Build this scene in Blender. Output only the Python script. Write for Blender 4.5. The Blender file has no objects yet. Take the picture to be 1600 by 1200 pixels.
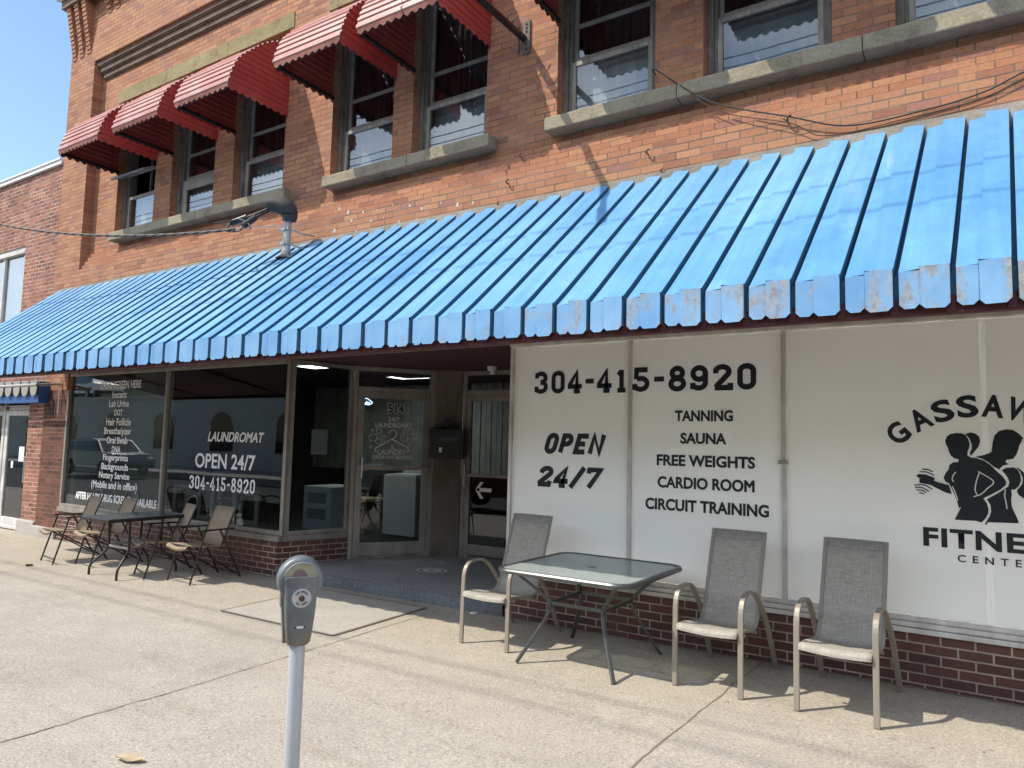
import bpy, bmesh, math, random
from mathutils import Vector, Matrix
random.seed(7)
R = math.radians
C = bpy.context.scene.collection
SC = bpy.context.scene

# ------------------------------------------------------------------ camera, sky, sun, exposure
cam_d = bpy.data.cameras.new('camera'); cam = bpy.data.objects.new('camera', cam_d); C.objects.link(cam)
F_ = Vector((-0.539904, 0.837418, 0.085058)); R_ = Vector((0.841334, 0.539974, 0.024176)); U_ = Vector((0.025684, -0.084615, 0.996083))
cam.matrix_world = Matrix(((R_.x, U_.x, -F_.x, 0), (R_.y, U_.y, -F_.y, -5.7), (R_.z, U_.z, -F_.z, 1.6), (0, 0, 0, 1)))
cam_d.sensor_width = 36; cam_d.lens = 36*1109/1600; cam_d.clip_start = .05; cam_d.clip_end = 1500
SC.camera = cam
SUN = Vector((.93, 1, -1.65)).normalized()
world = bpy.data.worlds.new('World'); SC.world = world; world.use_nodes = True
wn = world.node_tree; bg = wn.nodes['Background']
sky = wn.nodes.new('ShaderNodeTexSky'); sky.sky_type = 'NISHITA'; sky.sun_disc = False
sky.sun_elevation = math.asin(-SUN.z); sky.sun_rotation = math.atan2(-SUN.x, -SUN.y)
sky.dust_density = .25; sky.air_density = 1.0; sky.ozone_density = 2.2
wc = wn.nodes.new('ShaderNodeTexCoord'); wno = wn.nodes.new('ShaderNodeTexNoise'); wno.inputs['Scale'].default_value = 2.6; wno.inputs['Detail'].default_value = 7
wmap = wn.nodes.new('ShaderNodeMapping'); wmap.inputs['Scale'].default_value = (1, 1, 2.4)
wr = wn.nodes.new('ShaderNodeValToRGB'); wr.color_ramp.elements[0].position = .34; wr.color_ramp.elements[1].position = .70
wr.color_ramp.elements[0].color = (0, 0, 0, 1); wr.color_ramp.elements[1].color = (.8, .8, .8, 1)
wmix = wn.nodes.new('ShaderNodeMixRGB'); wmix.inputs['Color2'].default_value = (12.5, 12.9, 13.4, 1)
wn.links.new(wc.outputs['Generated'], wmap.inputs['Vector']); wn.links.new(wmap.outputs['Vector'], wno.inputs['Vector']); wn.links.new(wno.outputs['Fac'], wr.inputs['Fac'])
# bright unseen cloud added behind the camera to lift shade; clear sky ahead
wsp = wn.nodes.new('ShaderNodeSeparateXYZ'); wn.links.new(wc.outputs['Generated'], wsp.inputs[0])
wgr = wn.nodes.new('ShaderNodeMapRange'); wgr.inputs[1].default_value = .12; wgr.inputs[2].default_value = -.40; wgr.inputs[3].default_value = .0; wgr.inputs[4].default_value = 1; wn.links.new(wsp.outputs[1], wgr.inputs[0])
wmu = wn.nodes.new('ShaderNodeMath'); wmu.operation = 'MULTIPLY'; wn.links.new(wr.outputs['Color'], wmu.inputs[0]); wn.links.new(wgr.outputs[0], wmu.inputs[1]); wn.links.new(wmu.outputs[0], wmix.inputs['Fac']); wn.links.new(sky.outputs['Color'], wmix.inputs['Color1'])
wn.links.new(wmix.outputs['Color'], bg.inputs['Color']); bg.inputs['Strength'].default_value = .15
sl = bpy.data.lights.new('sun', 'SUN'); sl.energy = 3.3; sl.angle = R(.53); sl.color = (1, .93, .82)
so = bpy.data.objects.new('sun', sl); C.objects.link(so); so.rotation_euler = SUN.to_track_quat('-Z', 'Y').to_euler(); so.location = (-6, -8, 14)
SC.view_settings.view_transform = 'Standard'; SC.view_settings.look = 'None'; SC.view_settings.gamma = 1; SC.view_settings.exposure = .70
SC.cycles.max_bounces = 8; SC.cycles.transparent_max_bounces = 16; SC.cycles.glossy_bounces = 4
try: SC.cycles.use_denoising = True
except Exception: pass

# ------------------------------------------------------------------ mesh helpers
class MB:
    def __init__(s): s.v = []; s.f = []; s.m = []; s.cm = 0
    def face(s, pts):
        n = len(s.v); s.v += [tuple(p) for p in pts]; s.f.append(tuple(range(n, n+len(pts)))); s.m.append(s.cm); return s
    def grid(s, rows, close=False):
        n = len(s.v); w = len(rows[0])
        for r in rows: s.v += [tuple(p) for p in r]
        for i in range(len(rows)-1):
            for j in range(w if close else w-1):
                k = (j+1) % w
                s.f.append((n+i*w+j, n+i*w+k, n+(i+1)*w+k, n+(i+1)*w+j)); s.m.append(s.cm)
        return s
    def box(s, x0, x1, y0, y1, z0, z1):
        p = [(x0,y0,z0),(x1,y0,z0),(x1,y1,z0),(x0,y1,z0),(x0,y0,z1),(x1,y0,z1),(x1,y1,z1),(x0,y1,z1)]
        n = len(s.v); s.v += p
        for q in ((0,3,2,1),(4,5,6,7),(0,1,5,4),(1,2,6,5),(2,3,7,6),(3,0,4,7)): s.f.append(tuple(n+i for i in q)); s.m.append(s.cm)
        return s
    def obox(s, a, b, t0, t1, z0, z1):
        # box along plan segment a-b, thickness from t0 to t1 along the left normal
        a = Vector(a); b = Vector(b); d = (b-a).normalized(); n_ = Vector((-d.y, d.x))
        q = [a+n_*t0, b+n_*t0, b+n_*t1, a+n_*t1]
        n = len(s.v); s.v += [(p.x,p.y,z0) for p in q]+[(p.x,p.y,z1) for p in q]
        for q in ((0,3,2,1),(4,5,6,7),(0,1,5,4),(1,2,6,5),(2,3,7,6),(3,0,4,7)): s.f.append(tuple(n+i for i in q)); s.m.append(s.cm)
        return s
    def prism(s, pts, off):
        # polygon pts extruded by vector off
        off = Vector(off); n = len(s.v); k = len(pts)
        s.v += [tuple(p) for p in pts]+[tuple(Vector(p)+off) for p in pts]
        s.f.append(tuple(range(n+k-1, n-1, -1))); s.m.append(s.cm); s.f.append(tuple(range(n+k, n+2*k))); s.m.append(s.cm)
        for i in range(k):
            j = (i+1) % k; s.f.append((n+i, n+j, n+k+j, n+k+i)); s.m.append(s.cm)
        return s
    def sweep(s, path, sec, closed=False, up=(0,0,1), scl=None, caps=True):
        # sec: list of (a,b) offsets in the normal plane
        P = [Vector(p) for p in path]; n = len(P); rows = []
        for i in range(n):
            if closed: d = P[(i+1) % n]-P[i-1]
            else: d = P[min(i+1, n-1)]-P[max(i-1, 0)]
            d.normalize(); u = Vector(up)
            if abs(d.dot(u)) > .97: u = Vector((1,0,0)) if abs(d.x) < .9 else Vector((0,1,0))
            a = d.cross(u).normalized(); b = a.cross(d)
            k = scl[i] if scl else 1
            rows.append([P[i]+a*q[0]*k+b*q[1]*k for q in sec])
        if closed: rows.append(rows[0])
        n0 = len(s.v); s.grid(rows, True)
        if caps and not closed:
            w = len(sec); s.f.append(tuple(range(n0+w-1, n0-1, -1))); s.m.append(s.cm)
            e = n0+(len(rows)-1)*w; s.f.append(tuple(range(e, e+w))); s.m.append(s.cm)
        return s
    def tube(s, path, r, n=10, **k):
        return s.sweep(path, [(r*math.cos(2*math.pi*i/n), r*math.sin(2*math.pi*i/n)) for i in range(n)], **k)
    def bar(s, path, w, h, **k):
        return s.sweep(path, [(-w/2,-h/2),(w/2,-h/2),(w/2,h/2),(-w/2,h/2)], **k)
    def lathe(s, prof, c=(0,0,0), n=24):
        rows = [[(c[0]+r*math.cos(2*math.pi*i/n), c[1]+r*math.sin(2*math.pi*i/n), c[2]+z) for i in range(n)] for r, z in prof]
        return s.grid(rows, True)
    def ribbon(s, pts, w, y, closed=False):
        # flat mitred stroke in the x,z plane at depth y
        P = [Vector(p) for p in pts]; n = len(P); L = []; Rr = []
        for i in range(n):
            p0 = P[i-1] if (i or closed) else None; p1 = P[(i+1) % n] if (i < n-1 or closed) else None
            d0 = (P[i]-p0).normalized() if p0 is not None else None; d1 = (p1-P[i]).normalized() if p1 is not None else None
            if d0 is None: d0 = d1
            if d1 is None: d1 = d0
            n0 = Vector((-d0.y, d0.x)); n1 = Vector((-d1.y, d1.x)); m = (n0+n1)
            m = n0 if m.length < .2 else m.normalized()
            k = w/2/max(.55, m.dot(n1))
            a = P[i]+m*k; b = P[i]-m*k; L.append((a.x, y, a.y)); Rr.append((b.x, y, b.y))
        if closed: L.append(L[0]); Rr.append(Rr[0])
        return s.grid([Rr, L])

def smooth_path(pts, k=6, closed=False):
    P = [Vector(p) for p in pts]; out = []; n = len(P)
    for i in range(n if closed else n-1):
        p0 = P[i-1] if (i > 0 or closed) else P[0]*2-P[1]; p1 = P[i]; p2 = P[(i+1) % n]
        p3 = P[(i+2) % n] if (i+2 < n or closed) else p2*2-p1
        for j in range(k):
            t = j/k; out.append(.5*((2*p1)+(p2-p0)*t+(2*p0-5*p1+4*p2-p3)*t*t+(3*p1-p0-3*p2+p3)*t**3))
    if not closed: out.append(P[-1])
    return out
def round_corners(pts, r, k=5):
    P = [Vector(p) for p in pts]; out = [P[0]]
    for i in range(1, len(P)-1):
        a = (P[i-1]-P[i]); b = (P[i+1]-P[i]); q = min(r, a.length*.48, b.length*.48)
        A = P[i]+a.normalized()*q; B = P[i]+b.normalized()*q
        for j in range(k+1):
            t = j/k; out.append(A*(1-t)**2+P[i]*2*t*(1-t)+B*t*t)
    return out+[P[-1]]

def root_loc(p):
    while p.parent: p = p.parent
    return Vector(p.location)
def obj(name, mb, mat, parent=None, smooth=False, bevel=0, local=False, angle=40, seg=2):
    me = bpy.data.meshes.new(name)
    off = Vector((0,0,0)) if (parent is None or local) else root_loc(parent)
    me.from_pydata([tuple(Vector(v)-off) for v in mb.v], [], mb.f); me.update()
    mats = mat if isinstance(mat, (list, tuple)) else [mat]
    for m in mats: me.materials.append(m)
    if len(mats) > 1: me.polygons.foreach_set('material_index', mb.m)
    bm = bmesh.new(); bm.from_mesh(me); bmesh.ops.remove_doubles(bm, verts=bm.verts, dist=1e-5)
    bmesh.ops.recalc_face_normals(bm, faces=bm.faces); bm.to_mesh(me); bm.free()
    o = bpy.data.objects.new(name, me); C.objects.link(o)
    if parent: o.parent = parent
    if smooth:
        me.polygons.foreach_set('use_smooth', [True]*len(me.polygons))
        try: me.set_sharp_from_angle(angle=R(angle))
        except Exception: pass
    if bevel:
        b = o.modifiers.new('bevel', 'BEVEL'); b.width = bevel; b.segments = seg; b.limit_method = 'ANGLE'; b.angle_limit = R(35)
    return o
def tag(o, label=None, cat=None, group=None, kind=None):
    if label: o['label'] = label
    if cat: o['category'] = cat
    if group: o['group'] = group
    if kind: o['kind'] = kind
    return o
def thing(name, label, cat, loc=(0,0,0), rz=0, group=None):
    o = bpy.data.objects.new(name, None); C.objects.link(o); o.location = loc; o.rotation_euler = (0,0,rz); o.empty_display_size = .2
    return tag(o, label, cat, group)
def dup(root, loc, rz, label):
    r = root.copy(); C.objects.link(r); r.location = loc; r.rotation_euler = (0,0,rz); r['label'] = label
    for ch in list(root.children):
        c = ch.copy(); C.objects.link(c); c.parent = r
        for g in list(ch.children):
            d = g.copy(); C.objects.link(d); d.parent = c
    return r

# ------------------------------------------------------------------ materials
def mat(name, col=(.5,.5,.5), rough=.6, metal=0, spec=.5, emit=None, es=1, coat=0):
    m = bpy.data.materials.new(name); m.use_nodes = True; b = m.node_tree.nodes['Principled BSDF']
    b.inputs['Base Color'].default_value = (*col, 1); b.inputs['Roughness'].default_value = rough; b.inputs['Metallic'].default_value = metal
    b.inputs['Specular IOR Level'].default_value = spec; b.inputs['Coat Weight'].default_value = coat
    if emit: b.inputs['Emission Color'].default_value = (*emit, 1); b.inputs['Emission Strength'].default_value = es
    return m
def N(m, t, **k):
    n = m.node_tree.nodes.new(t)
    for a, v in k.items(): setattr(n, a, v)
    return n
def Lk(m, a, b): m.node_tree.links.new(a, b)
def pos(m): return N(m, 'ShaderNodeNewGeometry').outputs['Position']
def opos(m): return N(m, 'ShaderNodeTexCoord').outputs['Object']
def noise(m, vec, scale, detail=4, rough=.55, stretch=None):
    if stretch:
        mp = N(m, 'ShaderNodeMapping'); mp.inputs['Scale'].default_value = stretch; Lk(m, vec, mp.inputs['Vector']); vec = mp.outputs['Vector']
    n = N(m, 'ShaderNodeTexNoise'); n.inputs['Scale'].default_value = scale; n.inputs['Detail'].default_value = detail; n.inputs['Roughness'].default_value = rough
    Lk(m, vec, n.inputs['Vector']); return n.outputs['Fac']
def ramp(m, fac, stops):
    r = N(m, 'ShaderNodeValToRGB'); e = r.color_ramp.elements
    while len(e) < len(stops): e.new(.5)
    for i, (p, c) in enumerate(stops): e[i].position = p; e[i].color = (*c, 1) if len(c) == 3 else c
    Lk(m, fac, r.inputs['Fac']); return r.outputs['Color']
def mixc(m, fac, a, b, mode='MIX'):
    x = N(m, 'ShaderNodeMixRGB', blend_type=mode)
    for s, v in ((x.inputs['Fac'], fac), (x.inputs['Color1'], a), (x.inputs['Color2'], b)):
        if isinstance(v, (int, float)): s.default_value = v
        elif isinstance(v, tuple): s.default_value = (*v, 1)
        else: Lk(m, v, s)
    return x.outputs['Color']
def math_(m, op, a, b=None):
    x = N(m, 'ShaderNodeMath', operation=op)
    for i, v in enumerate((a, b)):
        if v is None: continue
        if isinstance(v, (int, float)): x.inputs[i].default_value = v
        else: Lk(m, v, x.inputs[i])
    return x.outputs[0]
def bump(m, h, strength=.3, dist=.01):
    b = N(m, 'ShaderNodeBump'); b.inputs['Strength'].default_value = strength; b.inputs['Distance'].default_value = dist
    Lk(m, h, b.inputs['Height']); Lk(m, b.outputs['Normal'], m.node_tree.nodes['Principled BSDF'].inputs['Normal'])
def base(m, c): Lk(m, c, m.node_tree.nodes['Principled BSDF'].inputs['Base Color'])
def roughin(m, c): Lk(m, c, m.node_tree.nodes['Principled BSDF'].inputs['Roughness'])
G3 = lambda v: (v, v, v)

def brick(name, bw, rh, stops, mortar, msize=.0055, ang=0, rough=.85, zoff=0, xoff=0, weather=True, wear=.22):
    m = mat(name, rough=rough, spec=.3)
    P = pos(m); dot = N(m, 'ShaderNodeVectorMath', operation='DOT_PRODUCT'); Lk(m, P, dot.inputs[0]); dot.inputs[1].default_value = (math.cos(ang), math.sin(ang), 0)
    sx = N(m, 'ShaderNodeSeparateXYZ'); Lk(m, P, sx.inputs[0])
    # slight wander so the courses are not ruled
    wob = math_(m, 'MULTIPLY', math_(m, 'SUBTRACT', noise(m, P, 1.1, 2), .5), .016)
    cb = N(m, 'ShaderNodeCombineXYZ'); Lk(m, math_(m, 'ADD', dot.outputs['Value'], xoff), cb.inputs[0]); Lk(m, math_(m, 'ADD', math_(m, 'ADD', sx.outputs[2], zoff), wob), cb.inputs[1])
    b = N(m, 'ShaderNodeTexBrick'); Lk(m, cb.outputs[0], b.inputs['Vector'])
    b.inputs['Scale'].default_value = 1; b.inputs['Brick Width'].default_value = bw; b.inputs['Row Height'].default_value = rh
    b.inputs['Mortar Size'].default_value = msize; b.inputs['Mortar Smooth'].default_value = .25
    b.inputs['Color1'].default_value = (0,0,0,1); b.inputs['Color2'].default_value = (1,1,1,1); b.inputs['Mortar'].default_value = (.5,.5,.5,1)
    hue = ramp(m, b.outputs['Color'], stops)
    n1 = noise(m, P, 38, 5, .7); n2 = noise(m, P, .9, 4)
    col = mixc(m, .55, hue, ramp(m, n1, [(.3, G3(.62)), (.75, G3(1.3))]), 'MULTIPLY')
    if weather: col = mixc(m, wear, col, ramp(m, n2, [(.32, G3(.42)), (.6, G3(1.1))]), 'MULTIPLY')
    mo = mixc(m, .6, mortar, ramp(m, noise(m, P, 3.2, 3), [(.38, G3(.28)), (.66, G3(1.3))]), 'MULTIPLY')
    base(m, mixc(m, b.outputs['Fac'], col, mo))
    h = math_(m, 'ADD', math_(m, 'MULTIPLY', b.outputs['Fac'], -1.0), math_(m, 'MULTIPLY', n1, .35))
    bump(m, h, .7, .008)
    return m
ST_UP = [(0, (.29,.125,.082)), (.12, (.385,.168,.092)), (.45, (.435,.198,.106)), (.72, (.465,.232,.124)), (.9, (.41,.188,.114)), (1, (.32,.152,.115))]
M = {}
M['brick_up'] = brick('upper_brick', .2163, .068, ST_UP, (.25,.175,.125), zoff=.012)
M['brick_up_side'] = brick('upper_brick_return', .2163, .068, ST_UP, (.30,.225,.17), ang=R(90), zoff=.012)
ST_LO = [(0, (.095,.046,.039)), (.4, (.128,.056,.046)), (.75, (.15,.062,.050)), (1, (.11,.055,.049))]
M['brick_lo'] = brick('bulkhead_brick', .1967, .0669, ST_LO, (.42,.335,.29), msize=.0065, rough=.5, zoff=.017, weather=True, wear=.5)
M['brick_nb'] = brick('neighbour_brick', .205, .068, [(0, (.19,.075,.055)), (.3, (.32,.12,.08)), (.6, (.39,.175,.11)), (.85, (.28,.11,.08)), (1, (.21,.11,.09))], (.44,.345,.28), msize=.008, zoff=.03, wear=.5)
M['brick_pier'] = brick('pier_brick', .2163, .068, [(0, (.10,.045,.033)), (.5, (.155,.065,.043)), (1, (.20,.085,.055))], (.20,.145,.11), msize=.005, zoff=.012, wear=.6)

def concrete(name, c0, c1, speck=.5, stain=True):
    m = mat(name, rough=.92, spec=.25); P = pos(m)
    big = noise(m, P, .55, 5, .6); mid = noise(m, P, 4.5, 5, .65); fine = noise(m, P, 62, 3, .8); fn2 = noise(m, P, 170, 2, .7)
    col = ramp(m, big, [(.3, c0), (.68, c1)])
    if name == 'pavement_concrete':              # slabs poured at different times; dust gathers towards the wall
        sp_ = N(m, 'ShaderNodeSeparateXYZ'); Lk(m, P, sp_.inputs[0]); mp_ = N(m, 'ShaderNodeMapRange'); mp_.inputs[1].default_value = -16; mp_.inputs[2].default_value = 4; Lk(m, sp_.outputs[0], mp_.inputs[0])
        r_ = N(m, 'ShaderNodeValToRGB'); r_.color_ramp.interpolation = 'CONSTANT'; e_ = r_.color_ramp.elements
        while len(e_) < 6: e_.new(.5)
        for q_, (pp, cc_) in enumerate(((0,(.95,.95,.96)),(.142,(1.02,1.0,.97)),(.313,(1.0,1.0,1.0)),(.582,(1.03,1.02,1.0)),(.727,(.985,.98,.985)),(.871,(1.03,1.02,1.0)))): e_[q_].position = pp; e_[q_].color = (*cc_, 1)
        Lk(m, mp_.outputs[0], r_.inputs['Fac']); col = mixc(m, 1.0, col, r_.outputs['Color'], 'MULTIPLY')
        mw = N(m, 'ShaderNodeMapRange'); mw.inputs[1].default_value = -1.9; mw.inputs[2].default_value = -.6; Lk(m, math_(m, 'ADD', sp_.outputs[1], math_(m, 'MULTIPLY', mid, .8)), mw.inputs[0])
        col = mixc(m, math_(m, 'MULTIPLY', mw.outputs[0], .38), col, (.43,.37,.275))
    col = mixc(m, .35, col, ramp(m, mid, [(.3, G3(.78)), (.7, G3(1.15))]), 'MULTIPLY')
    col = mixc(m, speck, col, ramp(m, fine, [(.34, G3(.30)), (.45, G3(.88)), (.57, G3(1.06)), (.68, G3(1.75))]), 'MULTIPLY')
    col = mixc(m, speck*.6, col, ramp(m, fn2, [(.36, G3(.35)), (.64, G3(1.6))]), 'MULTIPLY')
    if stain:
        st = noise(m, P, 1.6, 6, .7, (.35, 1.6, 1))
        col = mixc(m, .55, col, ramp(m, st, [(.27, (.70,.67,.62)), (.45, (1,1,1))]), 'MULTIPLY')
        st2 = noise(m, P, 13, 3, .6)
        col = mixc(m, .7, col, ramp(m, st2, [(.27, G3(.60)), (.33, G3(1))]), 'MULTIPLY')
        gum = N(m, 'ShaderNodeTexVoronoi'); gum.inputs['Scale'].default_value = 2.3; Lk(m, P, gum.inputs['Vector'])
        col = mixc(m, ramp(m, gum.outputs['Distance'], [(.035, G3(.5)), (.06, G3(0))]), col, (.20,.18,.155))
        oil = noise(m, P, 1.05, 3, .5); col = mixc(m, .5, col, ramp(m, oil, [(.27, (.72,.70,.68)), (.36, (1,1,1))]), 'MULTIPLY')
        pit = noise(m, P, 26, 2, .5); col = mixc(m, .8, col, ramp(m, pit, [(.235, G3(.35)), (.27, G3(1))]), 'MULTIPLY')
        gr = noise(m, P, 34, 2, .5); col = mixc(m, ramp(m, gr, [(.735, G3(0)), (.765, G3(.8))]), col, (.62,.60,.55))
    base(m, col); bump(m, math_(m, 'ADD', fine, math_(m, 'MULTIPLY', mid, 1.5)), .35, .006); return m
M['walk'] = concrete('pavement_concrete', (.335,.300,.254), (.39,.353,.302), .55)
M['walk2'] = concrete('patch_concrete', (.37,.34,.295), (.43,.395,.345), .35)
M['asphalt'] = concrete('asphalt', (.05,.05,.05), (.075,.073,.07), .6)
M['kerb'] = concrete('kerb_concrete', (.36,.34,.31), (.46,.43,.40), .5)
M['terrazzo'] = concrete('entry_floor', (.25,.25,.24), (.32,.32,.31), .4, False)
M['riser'] = concrete('entry_riser', (.11,.118,.125), (.19,.20,.21), .8, False)
M['joint'] = mat('joint_dirt', (.23,.19,.145), .95)
M['darkjoint'] = mat('joint_metal', (.17,.145,.115), .7)

def stone(name, c0, c1):
    m = mat(name, rough=.9, spec=.2); P = pos(m)
    col = ramp(m, noise(m, P, 1.7, 6, .65, (1,1,3)), [(.3, c0), (.66, c1)])
    col = mixc(m, .5, col, ramp(m, noise(m, P, 45, 4), [(.3, G3(.6)), (.7, G3(1.2))]), 'MULTIPLY')
    col = mixc(m, .6, col, ramp(m, noise(m, P, 5, 5, .7), [(.32, G3(.45)), (.5, G3(1))]), 'MULTIPLY')
    base(m, col); bump(m, noise(m, P, 45, 4), .4, .01); return m
M['sill'] = stone('sandstone_sill', (.27,.225,.155), (.37,.32,.225))
M['lintel'] = stone('sandstone_lintel', (.24,.195,.10), (.33,.28,.155))
M['coping'] = mat('white_coping', (.75,.75,.74), .5)
M['corbel'] = stone('dark_corbel', (.12,.085,.065), (.22,.16,.125))  # mottled brown, darker than the wall brick

def wood(name, c0, c1, sc=14):
    m = mat(name, rough=.75, spec=.3); P = pos(m)
    n = noise(m, P, sc, 5, .7, (3, 3, .35)); base(m, mixc(m, .8, ramp(m, n, [(.3, c0), (.65, c1)]), ramp(m, noise(m, P, 4, 4), [(.3, G3(.6)), (.6, G3(1))]), 'MULTIPLY'))
    bump(m, n, .2, .004); return m
M['winwood'] = wood('weathered_window_wood', (.12,.10,.085), (.29,.26,.225))
M['sash'] = wood('pale_sash_paint', (.26,.245,.215), (.46,.44,.40))
M['alu'] = wood('anodised_frame', (.285,.258,.222), (.355,.325,.285), 5)
M['alu'].node_tree.nodes['Principled BSDF'].inputs['Metallic'].default_value = .25; M['alu'].node_tree.nodes['Principled BSDF'].inputs['Roughness'].default_value = .45
M['whitealu'] = wood('white_door_frame', (.52,.50,.47), (.66,.64,.61), 5)

def glass(name, tint=(.9,.93,.92), k=1.0, rough=0.0):
    m = bpy.data.materials.new(name); m.use_nodes = True; nt = m.node_tree; nt.nodes.clear()
    o = nt.nodes.new('ShaderNodeOutputMaterial'); mx = nt.nodes.new('ShaderNodeMixShader'); t = nt.nodes.new('ShaderNodeBsdfTransparent'); g = nt.nodes.new('ShaderNodeBsdfGlossy')
    fr = nt.nodes.new('ShaderNodeFresnel'); fr.inputs['IOR'].default_value = 1.52; gf = nt.nodes.new('ShaderNodeNewGeometry'); mr = nt.nodes.new('ShaderNodeMapRange'); mr.inputs[3].default_value = 1.52; mr.inputs[4].default_value = 1/1.52
    nt.links.new(gf.outputs['Backfacing'], mr.inputs[0]); nt.links.new(mr.outputs[0], fr.inputs['IOR'])   # rays leave the far face as they entered
    mu = nt.nodes.new('ShaderNodeMath'); mu.operation = 'MULTIPLY'; mu.inputs[1].default_value = k; mu.use_clamp = True
    t.inputs['Color'].default_value = (*tint, 1); g.inputs['Roughness'].default_value = rough
    ge = nt.nodes.new('ShaderNodeNewGeometry'); no = nt.nodes.new('ShaderNodeTexNoise'); no.inputs['Scale'].default_value = 1.4; no.inputs['Detail'].default_value = 1
    bu = nt.nodes.new('ShaderNodeBump'); bu.inputs['Strength'].default_value = .03; bu.inputs['Distance'].default_value = .02
    nt.links.new(ge.outputs['Position'], no.inputs['Vector']); nt.links.new(no.outputs['Fac'], bu.inputs['Height']); nt.links.new(bu.outputs['Normal'], g.inputs['Normal'])
    nt.links.new(fr.outputs[0], mu.inputs[0]); nt.links.new(mu.outputs[0], mx.inputs[0]); nt.links.new(t.outputs[0], mx.inputs[1]); nt.links.new(g.outputs[0], mx.inputs[2]); nt.links.new(mx.outputs[0], o.inputs[0])
    return m
M['glass'] = glass('shop_glass', (.70,.75,.75), 1.4)
M['winglass'] = glass('window_glass', (.82,.85,.86), 1.9, .01)
M['tglass'] = glass('table_glass', (.52,.57,.54), 1.5, .08)
m_ = M['tglass']; df_ = N(m_, 'ShaderNodeBsdfDiffuse'); df_.inputs['Color'].default_value = (.50,.56,.53,1); mx2 = N(m_, 'ShaderNodeMixShader'); mx2.inputs[0].default_value = .42
o_ = [n for n in m_.node_tree.nodes if n.type == 'OUTPUT_MATERIAL'][0]; src = o_.inputs[0].links[0].from_socket; Lk(m_, src, mx2.inputs[1]); Lk(m_, df_.outputs[0], mx2.inputs[2]); Lk(m_, mx2.outputs[0], o_.inputs[0])

M['blue'] = mat('blue_awning_paint', rough=.34, spec=.5); m_ = M['blue']; P_ = pos(m_)
c_ = ramp(m_, noise(m_, P_, .8, 5, .6, (1, .5, .5)), [(.3, (.088,.265,.515)), (.5, (.125,.325,.58)), (.70, (.185,.395,.645))])
c_ = mixc(m_, .55, c_, ramp(m_, noise(m_, P_, 7, 5, .7), [(.3, G3(.82)), (.7, G3(1.12))]), 'MULTIPLY')
c_ = mixc(m_, ramp(m_, noise(m_, P_, 2.2, 7, .72, (1.6, .4, .4)), [(.60, G3(0)), (.76, G3(.55))]), c_, (.31,.45,.60))
c_ = mixc(m_, .75, c_, ramp(m_, noise(m_, P_, 1.5, 5, .65, (9, .35, .35)), [(.3, G3(.80)), (.7, G3(1.08))]), 'MULTIPLY')
base(m_, c_); roughin(m_, ramp(m_, noise(m_, P_, 3, 4), [(.3, G3(.34)), (.7, G3(.58))])); bump(m_, math_(m_, 'ADD', noise(m_, P_, 2.3, 3), math_(m_, 'MULTIPLY', noise(m_, P_, 9, 3), .25)), .22, .03)
M['blueval'] = mat('chipped_blue_valance', rough=.55, spec=.4); m_ = M['blueval']; P_ = pos(m_)
bl = ramp(m_, noise(m_, P_, 3, 4), [(.3, (.115,.28,.51)), (.7, (.20,.385,.60))])
sep = N(m_, 'ShaderNodeSeparateXYZ'); Lk(m_, P_, sep.inputs[0])
pn = N(m_, 'ShaderNodeTexNoise'); pn.inputs['Scale'].default_value = 6.5; pn.inputs['Detail'].default_value = 7; pn.inputs['Roughness'].default_value = .74; pm_ = N(m_, 'ShaderNodeMapping'); pm_.inputs['Scale'].default_value = (1.3, 1.3, .55); Lk(m_, P_, pm_.inputs['Vector']); Lk(m_, pm_.outputs['Vector'], pn.inputs['Vector'])
xr = N(m_, 'ShaderNodeMapRange'); xr.inputs[1].default_value = -7.5; xr.inputs[2].default_value = -1.2; xr.inputs[3].default_value = -.16; xr.inputs[4].default_value = .012; Lk(m_, sep.outputs[0], xr.inputs[0])
fa = math_(m_, 'ADD', pn.outputs['Fac'], xr.outputs[0])
wornc = ramp(m_, noise(m_, P_, 34, 5, .7), [(.3, (.15,.125,.10)), (.47, (.26,.23,.19)), (.60, (.34,.32,.29)), (.72, (.31,.24,.13))])
base(m_, mixc(m_, ramp(m_, fa, [(.49, G3(0)), (.62, G3(.85))]), bl, wornc)); bump(m_, fa, .25, .01)
M['maroon'] = mat('maroon_underside', (.075,.013,.016), .6)
M['soffit'] = mat('dark_soffit', (.075,.026,.034), .7)
M['flash'] = stone('grey_flashing', (.16,.15,.13), (.26,.24,.21))
M['red'] = mat('faded_red_awning', rough=.5, spec=.4); m_ = M['red']; P_ = pos(m_)
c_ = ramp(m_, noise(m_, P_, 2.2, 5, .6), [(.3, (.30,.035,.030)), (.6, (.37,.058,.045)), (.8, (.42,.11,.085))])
ge_ = N(m_, 'ShaderNodeNewGeometry'); sn = N(m_, 'ShaderNodeSeparateXYZ'); Lk(m_, ge_.outputs['Normal'], sn.inputs[0])
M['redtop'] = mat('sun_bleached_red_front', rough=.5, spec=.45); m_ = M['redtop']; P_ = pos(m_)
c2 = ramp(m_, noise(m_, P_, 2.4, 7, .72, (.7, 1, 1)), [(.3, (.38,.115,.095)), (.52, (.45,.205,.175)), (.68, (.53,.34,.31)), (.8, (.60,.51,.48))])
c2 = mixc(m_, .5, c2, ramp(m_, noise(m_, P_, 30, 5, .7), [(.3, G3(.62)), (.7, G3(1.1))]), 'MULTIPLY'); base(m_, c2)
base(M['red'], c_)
M['redskirt'] = stone('dirty_red_skirt', (.17,.055,.045), (.30,.14,.115))

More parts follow.
